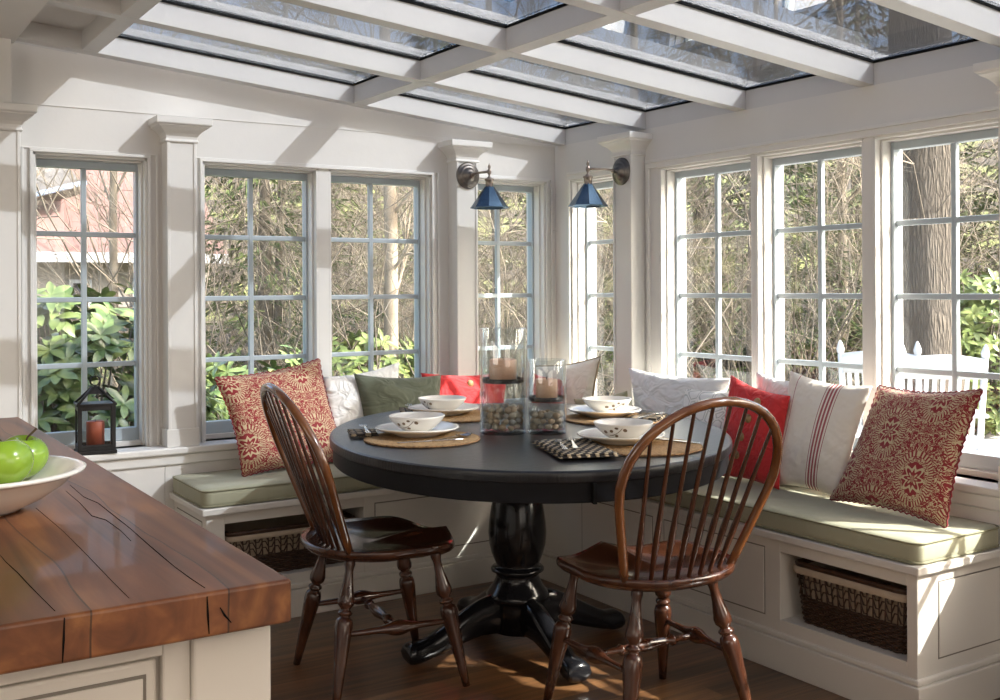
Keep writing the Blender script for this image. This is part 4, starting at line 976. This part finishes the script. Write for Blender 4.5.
# ================================================================ ISLAND, BOWL, APPLES
IX, IY0, IY1, IZ = .447, 1.118, 2.942, .93
def island():
    e = empty('kitchen_island', 'white painted kitchen island carrying the wooden counter', 'kitchen island', (-.2, 2.0, 0))
    P = lambda m, n, mt, **k: fixp(m, n, mt, e, **k)
    f = IY0+.035; r = IX-.011
    P(MB().box(-1.2, r-.09, f+.028, IY1-.05, .0, .872).box(r-.09, r-.0, f+.06, IY1-.05, .1, .872).box(-1.2, r-.09, f+.012, f+.028, .856, .872).box(r-.118, r-.088, f+.010, f+.028, .1, .872).box(-1.2, r-.118, f+.012, f+.028, .0, .14), 'cabinet_body', M_cab, bevel=.002)
    P(MB().box(r-.088, r, f, f+.088, 0, .872), 'corner_post', M_cab, bevel=.003)
    P(MB().box(-1.2, r-.122, f+.018, f+.0275, .15, .852), 'panel_moulding', M_cab, bevel=.004)
    P(MB().box(-1.2, r-.134, f+.0165, f+.0195, .16, .838), 'panel_gap', M_gap)
    P(MB().box(-1.2, r-.1375, f+.0150, f+.020, .16, .8345), 'panel', M_cab, bevel=.001)
    ct = MB()
    ct.box(-1.3, IX, IY0, IY1, IZ-.048, IZ)
    o = ct.build('wooden_counter', M_butcher, None, origin=(-.3, 2.0, IZ-.048), bevel=.004, seg=3); tag(o, 'thick reddish brown plank counter top with cracks on the island', 'counter')
    # checks (splits) in the end grain
    for x, z0, z1, dx in ((.352, -.004, -.044, .002), (.366, -.018, -.036, .012), (.21, -.002, -.046, -.002)):
        m = MB(); m.tube([(x+.3, IY0-2.0-.0004, z0+.048), (x+.3+dx*.4, IY0-2.0-.0004, (z0+z1)/2+.048), (x+.3+dx, IY0-2.0-.0004, z1+.048)], [.0006, .0013, .0005], 5); m.build('end_grain_crack', M_gasket, o)
island()
for nm, pts in (('crack', [(70, 485), (84, 497), (98, 503), (112, 514), (131, 529), (150, 546), (163, 557), (175, 567), (190, 578), (205, 588)]), ('crack', [(66, 491), (80, 503), (92, 516), (106, 520), (120, 530), (131, 541)]), ('crack', [(-6, 548), (6, 562), (18, 573), (30, 586), (40, 596), (55, 611)]), ('crack', [(36, 508), (62, 530), (88, 556), (112, 581), (129, 598)])):
    w_ = .0006 if pts[0][0] != 36 else .0003
    q = [on_z(a, b, IZ+.0002) for a, b in pts]; m = MB(); m.tube([(p.x+.3, p.y-2.0, .0482) for p in q], [.0003]+[w_*(.7+.5*math.sin(k*2.1)**2) for k in range(len(q)-2)]+[w_*.6], 5); m.build('surface_crack', M_gasket, bpy.data.objects['wooden_counter'])
def fruit_bowl():
    c = (.200, 1.712, IZ)
    prof = [(.001, .006), (.055, .005), (.060, 0), (.066, .004), (.095, .018), (.122, .036), (.134, .049), (.141, .053), (.150, .055), (.1515, .059), (.146, .061), (.136, .058), (.122, .044), (.094, .026), (.062, .013), (.001, .011)]
    m = MB().lathe(prof, (0, 0, 0), 72)
    for i, v in enumerate(m.v):
        r = math.hypot(v[0], v[1]); ring = i//72
        if 10 < ring < 14: a = math.atan2(v[1], v[0]); k = 1+.006*math.sin(24*a); m.v[i] = (v[0]*k, v[1]*k, v[2])
    o = m.build('fruit_bowl', M_china, None); o.location = c; tag(o, 'wide white rimmed bowl holding green apples on the wooden counter', 'bowl')
    for (x, y, z, s, lb, tx, ty) in ((.226, 1.604, IZ+.083, .036, 'green apple nearer the camera, left one in the white bowl', -.3, -.1), (.274, 1.768, IZ+.066, .036, 'green apple on the right, behind the other one in the white bowl', .35, .15), (.175, 1.765, IZ+.055, .036, 'green apple at the far left of the white bowl', .1, .3)):
        pr = []
        for k in range(25):
            t = PI*k/24; r = math.sin(t)*(1+.10*math.cos(t)); zz = math.cos(t)
            zz -= .38*math.exp(-(r/.24)**2)*(1 if zz > 0 else -.75); pr.append((max(r, .002)*s, zz*s*.93))
        m = MB().lathe(pr, (0, 0, 0), 36)
        for i, v in enumerate(m.v): a = math.atan2(v[1], v[0]); kk = 1+.018*math.cos(5*a)*(1 if v[2] < 0 else .5); m.v[i] = (v[0]*kk, v[1]*kk, v[2])
        o = m.build('green_apple', M_apple, None); o.location = (x, y, z); o.rotation_euler = (tx*.5, ty*.5, 0); tag(o, lb, 'apple')
        MB().tube([(0, 0, s*.50), (tx*.010, ty*.01, s*.85), (tx*.045, ty*.03, s*1.22)], [.0012, .0014, .0021], 6).build('stem', M_stem, o)
fruit_bowl()

# ================================================================ OUTDOORS
M_bark = bark_mat('oak_bark', (0.075, 0.06, 0.046), (0.115, 0.095, 0.073))
M_twig = mat('dry_twig', (0.36, 0.30, 0.225), 0.9, noise=(3, (0.22, 0.17, 0.12), 0.9))
M_twig2 = mat('grey_twig', (0.19, 0.16, 0.125), 0.9, noise=(3, (0.10, 0.08, 0.055), 0.9))
M_rh = leaf_mat('rhododendron_leaf', (0.045, 0.085, 0.022), (0.17, 0.21, 0.075), 0.3)
M_rh2 = leaf_mat('rhododendron_leaf_pale', (0.09, 0.13, 0.035), (0.22, 0.26, 0.08), 0.4)
M_ever = leaf_mat('evergreen_needle', (0.045, 0.075, 0.02), (0.15, 0.18, 0.055), 0.7)
M_deck = mat('pale_stone', (0.40, 0.385, 0.36), 0.8, noise=(3, (0.32, 0.305, 0.28), 0.7), bump=(20, 0.2))
M_stone = mat('grey_field_stone', (0.10, 0.09, 0.08), 0.95, noise=(5, (0.17, 0.155, 0.14), 0.8), bump=(8, 0.8))
M_white = mat('white_outdoor_paint', (0.50, 0.515, 0.53), 0.5, noise=(3, (0.45, 0.465, 0.48), 0.6))
M_pink = mat('pink_shingle', (0.17, 0.095, 0.085), 0.9, noise=(2.2, (0.13, 0.07, 0.062), 0.8), bump=(12, 0.5))
M_hwall = mat('house_plaster', (0.25, 0.22, 0.19), 0.9, noise=(1.5, (0.36, 0.33, 0.3), 0.8))
M_dark = mat('dark_window_pane', (0.03, 0.03, 0.035), 0.2, noise=(2, (0.06, 0.06, 0.07), 0.5))
M_blue = mat('blue_flashing', (0.24, 0.34, 0.52), 0.45, noise=(3, (0.4, 0.48, 0.6), 0.6))
m_, n_, b_ = nodes('leaf_litter', 0.95)
tc = N(n_, 'ShaderNodeTexCoord'); t1 = N(n_, 'ShaderNodeTexNoise'); t1.inputs['Scale'].default_value = 0.5; t1.inputs['Detail'].default_value = 8; n_.links.new(tc.outputs['Object'], t1.inputs['Vector'])
t2 = N(n_, 'ShaderNodeTexNoise'); t2.inputs['Scale'].default_value = 14; t2.inputs['Detail'].default_value = 4; n_.links.new(tc.outputs['Object'], t2.inputs['Vector'])
c1 = ramp(n_, t2.outputs['Fac'], [(0.35, (0.02, 0.016, 0.01)), (0.5, (0.06, 0.045, 0.03)), (0.65, (0.13, 0.10, 0.065))])
c2 = ramp(n_, t2.outputs['Fac'], [(0.35, (0.07, 0.09, 0.02)), (0.65, (0.34, 0.36, 0.10))])
n_.links.new(mixc(n_, ramp(n_, t1.outputs['Fac'], [(0.48, (0, 0, 0)), (0.60, (1, 1, 1))]), c1, c2), b_.inputs['Base Color']); bumpn(n_, b_, t2.outputs['Fac'], 0.8, 0.1)
M_ground = m_
def zg(x, y):
    r = math.hypot(x, y); h = -0.55
    if r > 15: h += (r-15)*.23
    return h + .12*math.sin(x*.7)*math.cos(y*.6)*(1 if r > 9 else 0)
m = MB()
m.grid(lambda u, v: (lambda x, y: (x, y, zg(x, y)))(-30+90*u, -40+95*v), 70, 70, uv=False)
g = m.build('ground', M_ground, None); struct(g)
struct(MB().box(XB+.14, 11.2, -6, 9.2, -.60, -.30).build('deck', M_deck))
# low dry stone wall behind the deck
wl = empty('stone_wall', 'low grey stone wall beyond the white rocking chairs', 'wall', (11.9, 6.0, -.55))
rnd = random.Random(5); m = MB()
for c_ in range(3):
    y = -7.0
    while y < 1.7:
        L = rnd.uniform(.25, .5); z0 = c_*.19; m.box(-.17+rnd.uniform(-.02, .02), .17+rnd.uniform(-.02, .02), y, y+L-.012, z0, z0+.18); y += L
m.build('stone_course', M_stone, wl, bevel=.02)

def leaf(m, p, d, up, L, W, droop=.25):
    """a folded, drooping elliptical leaf of eight quads from p along d"""
    d = d.normalized(); s = d.cross(up); s = s.normalized() if s.length > .01 else d.orthogonal().normalized(); n_ = s.cross(d).normalized()
    vs = []; prof = ((0, .08), (.3, .8), (.6, 1.0), (.85, .6), (1, .05))
    for t, w_ in prof:
        c_ = p + d*(L*t) - n_*(L*droop*t*t)*1.0
        vs += [c_ - s*(W*w_) + n_*(W*w_*.25), c_, c_ + s*(W*w_) + n_*(W*w_*.25)]
    fs = []
    for i in range(4): a = i*3; fs += [(a, a+1, a+4, a+3), (a+1, a+2, a+5, a+4)]
    m.add(vs, fs, True)
def rhodo(label, c, rx, ry, h, n_wh, mt, seed, L=.12, grp=None):
    rnd = random.Random(seed); e = empty('rhododendron', label, 'shrub', c, 0, grp)
    lv = MB(); st = MB()
    for i in range(n_wh):
        a = rnd.uniform(0, 2*PI); q = rnd.uniform(.55, 1.0); zf_ = rnd.uniform(.12, 1)
        k = math.sqrt(max(0, 1-(zf_-.3)**2*1.4)); p = Vector((rx*q*k*math.cos(a), ry*q*k*math.sin(a), h*zf_*rnd.uniform(.9, 1.05)))
        ax = (Vector((p.x, p.y, 0)).normalized()*.8+Vector((0, 0, .9))).normalized()
        a_ = ax.orthogonal().normalized(); b2 = ax.cross(a_)
        nl = rnd.randint(6, 9); ph = rnd.random()*6
        for j in range(nl):
            t = ph+2*PI*j/nl; d = (a_*math.cos(t)+b2*math.sin(t))*.9+ax*rnd.uniform(-.15, .55)
            leaf(lv, p, d, ax, L*rnd.uniform(.75, 1.2), L*.19*rnd.uniform(.8, 1.2), rnd.uniform(.1, .4))
        if i % 4 == 0: st.tube([Vector((p.x*.1, p.y*.1, 0)), Vector((p.x*.5, p.y*.5, p.z*.5)), p], [.016, .011, .004], 5)
    lv.build('foliage', mt, e); st.build('stems', M_twig2, e); return e
rhodo('big glossy rhododendron close outside the leftmost window', (1.18, 6.15, -.5), .95, .85, 1.68, 560, M_rh, 1, .12)
rhodo('glossy rhododendron outside the left half of the double window', (2.35, 6.6, -.5), .7, .6, 1.30, 240, M_rh, 2, .115)
rhodo('low pale rhododendron further out behind the double window', (4.6, 9.6, -.5), 1.1, .9, 1.25, 200, M_rh2, 3, .14)
rhodo('rhododendron beyond the deck at the right edge of the view', (10.6, 6.95, -.4), .9, .9, 1.75, 420, M_rh2, 4, .13)
rhodo('yellowish low shrub behind the double window to the right', (6.1, 11.0, -.5), 1.0, .8, .95, 140, M_rh2, 9, .12)

def twigs(m, p, d, L, r, rnd, depth, seg=3, curl=.35, up=.0):
    n_ = 5; pts = [p.copy()]; dd = d.normalized(); 
    for i in range(n_):
        dd = (dd + Vector((rnd.uniform(-1, 1), rnd.uniform(-1, 1), rnd.uniform(-1, 1)+up))*curl*.5).normalized(); pts.append(pts[-1]+dd*(L/n_))
    m.tube(pts, [r*(1-.75*i/n_) for i in range(n_+1)], seg, cap=False)
    if depth > 0:
        for k in range(4 if depth > 1 else 5):
            i = rnd.randint(1, n_); side = Vector((rnd.uniform(-1, 1), rnd.uniform(-1, 1), rnd.uniform(-.4, .8)))
            twigs(m, pts[i], dd*.6+side*.8, L*rnd.uniform(.35, .6), r*.5, rnd, depth-1, seg, curl, up)
def thicket_mesh(seed, h, ns, mt):
    rnd = random.Random(seed); m = MB()
    for i in range(ns):
        a = rnd.uniform(0, 2*PI); lean = rnd.uniform(.1, 1.1); d = Vector((math.cos(a)*lean, math.sin(a)*lean, 1))
        twigs(m, Vector((rnd.uniform(-.5, .5), rnd.uniform(-.5, .5), 0)), d, h*rnd.uniform(.7, 1.15), rnd.uniform(.007, .015), rnd, 3, 3, .5, .1)
    me = m.mesh('thicket_shrub'); me.materials.append(mt); return me
TM = [thicket_mesh(11, 3.2, 11, M_twig), thicket_mesh(12, 3.6, 11, M_twig2), thicket_mesh(13, 2.6, 12, M_twig)]
rnd = random.Random(42)
def polar(deg, r): a = math.radians(deg); return r*math.cos(a), r*math.sin(a)
spots = []
for deg in range(28, 90, 3):
    for r in ((11.2, 13.2, 16) if deg > 54 else (13.2, 15.4, 18.0)):
        if deg > 73 and r < 17: continue
        x_, y_ = polar(deg, r)
        if abs(x_-11.9) < 1.6 and y_ < 8.6: continue
        spots.append((deg+rnd.uniform(-1.5, 1.5), r+rnd.uniform(-.8, .8)))
for i, (deg, r) in enumerate(spots):
    x, y = polar(deg, r); o = bpy.data.objects.new('bare_shrub', TM[i % 3]); COL.objects.link(o)
    o.location = (x, y, zg(x, y)-.05); o.rotation_euler = (0, 0, rnd.uniform(0, 6.28)); s = rnd.uniform(.85, 1.25); o.scale = (s, s, s*rnd.uniform(.9, 1.2))
    tag(o, 'leafless tan shrub in the tangled thicket beyond the windows', 'shrub', 'leafless shrubs of the thicket')

def tree_mesh(seed, h, r, nb, name, mt):
    rnd = random.Random(seed); m = MB(); pts = []; p = Vector((0, 0, 0)); d = Vector((0, 0, 1))
    for i in range(9):
        pts.append(p.copy()); d = (d+Vector((rnd.uniform(-1, 1), rnd.uniform(-1, 1), 0))*.06).normalized(); p = p+d*(h/8)
    m.tube(pts, [r*(1-.09*i) for i in range(9)], 10, cap=False)
    for i in range(nb):
        k = rnd.uniform(1.2, 7.9); a = pts[int(k)].lerp(pts[min(int(k)+1, 8)], k-int(k)); an = rnd.uniform(0, 2*PI)
        twigs(m, a, Vector((math.cos(an), math.sin(an), rnd.uniform(.2, .9))), h*rnd.uniform(.2, .38), r*.22, rnd, 3, 4, .4, .15)
    me = m.mesh(name); me.materials.append(mt); return me
BT = [tree_mesh(21, 9, .13, 16, 'bare_tree', M_twig2), tree_mesh(22, 11, .16, 18, 'bare_tree', M_twig)]
for i, (deg, r, lab) in enumerate(((81.5, 12.5, 'slender bare tree in front of the pink-roofed house, left pane'), (77.0, 14, 'slender bare tree at the right side of the leftmost window'), (69, 13, 'tall bare tree behind the left pane of the double window'), (63, 10.5, 'tall bare tree behind the right pane of the double window'),
                               (57, 12, 'tall bare tree beyond the narrow back window by the corner'), (50, 14, 'tall bare tree beyond the corner of the room'), (44, 14.5, 'tall bare tree behind the farthest wide window on the right'), (39.5, 17, 'tall bare tree behind the middle right window'), (31.5, 15, 'tall bare tree behind the nearest right window'))):
    x, y = polar(deg, r); o = bpy.data.objects.new('bare_tree', BT[i % 2]); COL.objects.link(o); o.location = (x, y, zg(x, y)-.1); o.rotation_euler = (0, 0, i*1.7); o.scale = (.38, .38, 1) if deg > 74 else (.5, .5, .9); tag(o, lab, 'tree', 'bare trees beyond the windows')

def ever_mesh(seed, h, R_):
    rnd = random.Random(seed); m = MB()
    for i in range(95):
        z = h*(.06+.92*(i/95)); a = i*2.4+rnd.random(); L = R_*(1-z/h)**.8*rnd.uniform(.7, 1.1)+.12
        d = Vector((math.cos(a), math.sin(a), -.12)); 
        for k in range(int(8+L*14)):
            q = rnd.uniform(.15, 1); p = Vector((0, 0, z))+d*(L*q)+Vector((rnd.uniform(-1, 1), rnd.uniform(-1, 1), rnd.uniform(-.7, .5)))*.16*(.5+q)
            dd = (d+Vector((rnd.uniform(-.8, .8), rnd.uniform(-.8, .8), rnd.uniform(-.9, .2)))).normalized(); s_ = dd.orthogonal().normalized()*.022; l2 = rnd.uniform(.14, .26)
            for s2 in (s_, dd.cross(s_)):
                m.add([p-s2, p+s2, p+dd*l2+s2*.4, p+dd*l2-s2*.4], [(0, 1, 2, 3)])
    me = m.mesh('needle_foliage'); me.materials.append(M_ever); return me
EM = [ever_mesh(31, 6.5, 1.9), ever_mesh(32, 5.0, 1.7)]
trunk = MB().tube([(0, 0, 0), (0, 0, 3), (0, 0, 5.6)], [.14, .09, .02], 8).mesh('trunk'); trunk.materials.append(M_twig2)
for i, (deg, r, s, lab) in enumerate(((69.5, 13.0, .85, 'dark evergreen behind the left sash of the double window'), (66, 18, 1.1, 'dark evergreen between the two sashes of the double window'), (60.5, 17, 1.0, 'evergreen behind the right sash of the double window'), (53, 19, 1.2, 'evergreen beyond the corner of the room'),
                                  (46.5, 18, 1.0, 'evergreen behind the left of the farthest wide right window'), (42.6, 16.5, 1.05, 'evergreen behind the farthest wide right window, right part'), (38.6, 18.0, 1.1, 'light evergreen filling the middle right window'), (36, 19, 1.1, 'evergreen at the right side of the middle right window'), (31, 20, 1.3, 'dark evergreen behind the nearest right window'), (27.5, 19, 1.3, 'dark evergreen at the far right edge of the view'))):
    x, y = polar(deg, r); e = empty('evergreen_tree', lab, 'tree', (x, y, zg(x, y)-.1), i*1.3, 'evergreens beyond the windows'); e.scale = (s, s, s)
    for nm, me in (('foliage', EM[i % 2]), ('trunk', trunk)): o = bpy.data.objects.new(nm, me); COL.objects.link(o); o.parent = e

# big trunk beyond the deck
x, y = 9.47, 6.74
e = empty('large_tree', 'massive rough-barked tree trunk behind the nearest white rocking chair', 'tree', (x+.05, y, -.5))
m = MB(); NA = 28; rows = []
hs = [0, .3, .8, 1.4, 2.0, 2.8, 3.6, 4.4, 5.4, 6.5]; rs = [.46, .37, .325, .305, .30, .30, .31, .29, .26, .22]
for h_, r_ in zip(hs, rs):
    for k in range(NA): a = 2*PI*k/NA; q = r_*(1+.05*math.sin(5*a+h_)+.03*math.sin(11*a-h_*2)); rows.append((q*math.cos(a)-.03*h_*.3, q*math.sin(a)+.012*h_, h_))
m.add(rows, [(i*NA+k, i*NA+(k+1) % NA, (i+1)*NA+(k+1) % NA, (i+1)*NA+k) for i in range(len(hs)-1) for k in range(NA)], True)
m.build('trunk', M_bark, e)
m = MB(); rnd = random.Random(8)
for k in range(9):
    a = rnd.uniform(0, 6.28); twigs(m, Vector((0, 0, rnd.uniform(4.2, 6.4))), Vector((math.cos(a), math.sin(a), .8)), 3.0, .10, rnd, 3, 5, .4, .2)
m.build('branches', M_twig2, e)

# white rocking chairs on the deck
def rocker(label, x, y, rz):
    e = empty('rocking_chair', label, 'rocking chair', (x, y, -.30), rz, 'white rocking chairs on the deck'); e.scale = (1.0, 1.0, 1.03)
    # local: back toward -y, front toward +y
    def bk(xx, h): return (xx, -.22-.28*(h-.42), h)
    for sx in (-1, 1):
        MB().tube([bk(sx*.26, .05), bk(sx*.26, .5), bk(sx*.26, 1.04)], .021, 10).lathe([(.014, 0), (.024, .15), (.028, .4), (.018, .7), (.010, .9), (.002, 1)], bk(sx*.26, 1.03), 12, p1=bk(sx*.26, 1.13)).build('back_post', M_white, e)
        MB().tube([(sx*.26, .24, .05), (sx*.26, .24, .64)], .02, 10).build('front_leg', M_white, e)
        MB().box(sx*.26-.045, sx*.26+.045, -.30, .30, .64, .665).build('armrest', M_white, e, bevel=.008)
        MB().tube([(sx*.26, -.5+.1*k, .022+.11*((k-5)/5)**2*.9) for k in range(11)], .02, 8).build('rocker', M_white, e)
    def crest(u, v, s): 
        xx = (u-.5)*.56; h = .90+v*(.13+.03*math.cos((u-.5)*PI)); p = bk(xx, h); return (p[0], p[1]-.035*math.cos((u-.5)*PI)+s*.011, p[2])
    def slabm(f, nu, nv):
        m = MB(); m.grid(lambda u, v: f(u, v, -1), nu, nv, uv=False); m.grid(lambda u, v: f(u, v, 1), nu, nv, flip=True, uv=False)
        r = nu+1; o2 = (nu+1)*(nv+1); ed = list(range(r))+[j*r+nu for j in range(1, nv+1)]+[nv*r+i for i in range(nu-1, -1, -1)]+[j*r for j in range(nv-1, 0, -1)]
        for a, b in zip(ed, ed[1:]+ed[:1]): m.f.append((b, a, a+o2, b+o2)); m.sm.append(False)
        return m
    slabm(crest, 14, 3).build('crest_rail', M_white, e)
    MB().box(-.25, .25, -.245, -.215, .46, .52).build('lower_rail', M_white, e, bevel=.004)
    for k in range(9):
        xx = -.205+.41*k/8; c_ = -.035*math.cos(xx/.56*PI); a_, b2 = bk(xx, .50), bk(xx, .94)
        m = MB(); m.add([(xx+sx*.014, p[1]+sy*.006+(c_ if p is b2 else 0), p[2]) for p in (a_, b2) for sx, sy in ((-1, -1), (1, -1), (1, 1), (-1, 1))], [(0, 3, 2, 1), (4, 5, 6, 7), (0, 1, 5, 4), (1, 2, 6, 5), (2, 3, 7, 6), (3, 0, 4, 7)]); m.build('slat', M_white, e)
    MB().box(-.28, .28, -.24, .27, .40, .425).build('seat', M_white, e, bevel=.008)
rocker('white slat-back rocking chair nearest, seen through the nearest right window', 6.62, 4.66, math.radians(-45))
rocker('white slat-back rocking chair further left, behind the window mullion', 6.72, 5.12, math.radians(-60))

# house with a pink roof
h = empty('house', 'distant house with a pink shingle roof beyond the leftmost window', 'house', (1.5, 21.0, -.5))
m = MB().box(-7, 5.2, 0, 8, -.8, 2.45); m.build('wall', M_hwall, h)
m = MB(); m.add([(-7.5, -.5, 2.30), (5.4, -.5, 2.30), (5.4, 4.2, 6.0), (-7.5, 4.2, 6.0), (-7.5, -.5, 2.45), (5.4, -.5, 2.45), (5.4, 4.2, 6.15), (-7.5, 4.2, 6.15)], [(0, 1, 2, 3), (4, 7, 6, 5), (0, 4, 5, 1), (2, 6, 7, 3), (0, 3, 7, 4), (1, 5, 6, 2)]); m.build('roof', M_pink, h)
MB().box(-7.5, 5.4, -.56, -.5, 2.26, 2.44).build('gutter', M_white, h)
for xx in (-4.5, -2.2, .8, 1.25, 2.75, 3.9):
    f_ = MB().box(xx-.20, xx+.20, -.06, .0, 1.05, 1.95).build('window', M_white, h); MB().box(xx-.13, xx+.13, -.075, -.055, 1.12, 1.88).build('pane', M_dark, f_)
m = MB(); m.add([(1.1, .15, 3.0), (2.8, .15, 3.55), (2.8, 1.6, 4.1), (1.1, 1.6, 4.1), (1.1, .0, 3.2), (2.8, -.1, 3.72), (2.8, 1.6, 4.3), (1.1, 1.6, 4.3)], [(0, 1, 2, 3), (4, 7, 6, 5), (0, 4, 5, 1), (2, 6, 7, 3), (0, 3, 7, 4), (1, 5, 6, 2)]); dm = m.build('dormer', M_stone, h)
MB().tube([(1.1, -.05, 3.22), (2.85, -.15, 3.76)], .05, 6).build('flashing', M_blue, dm)
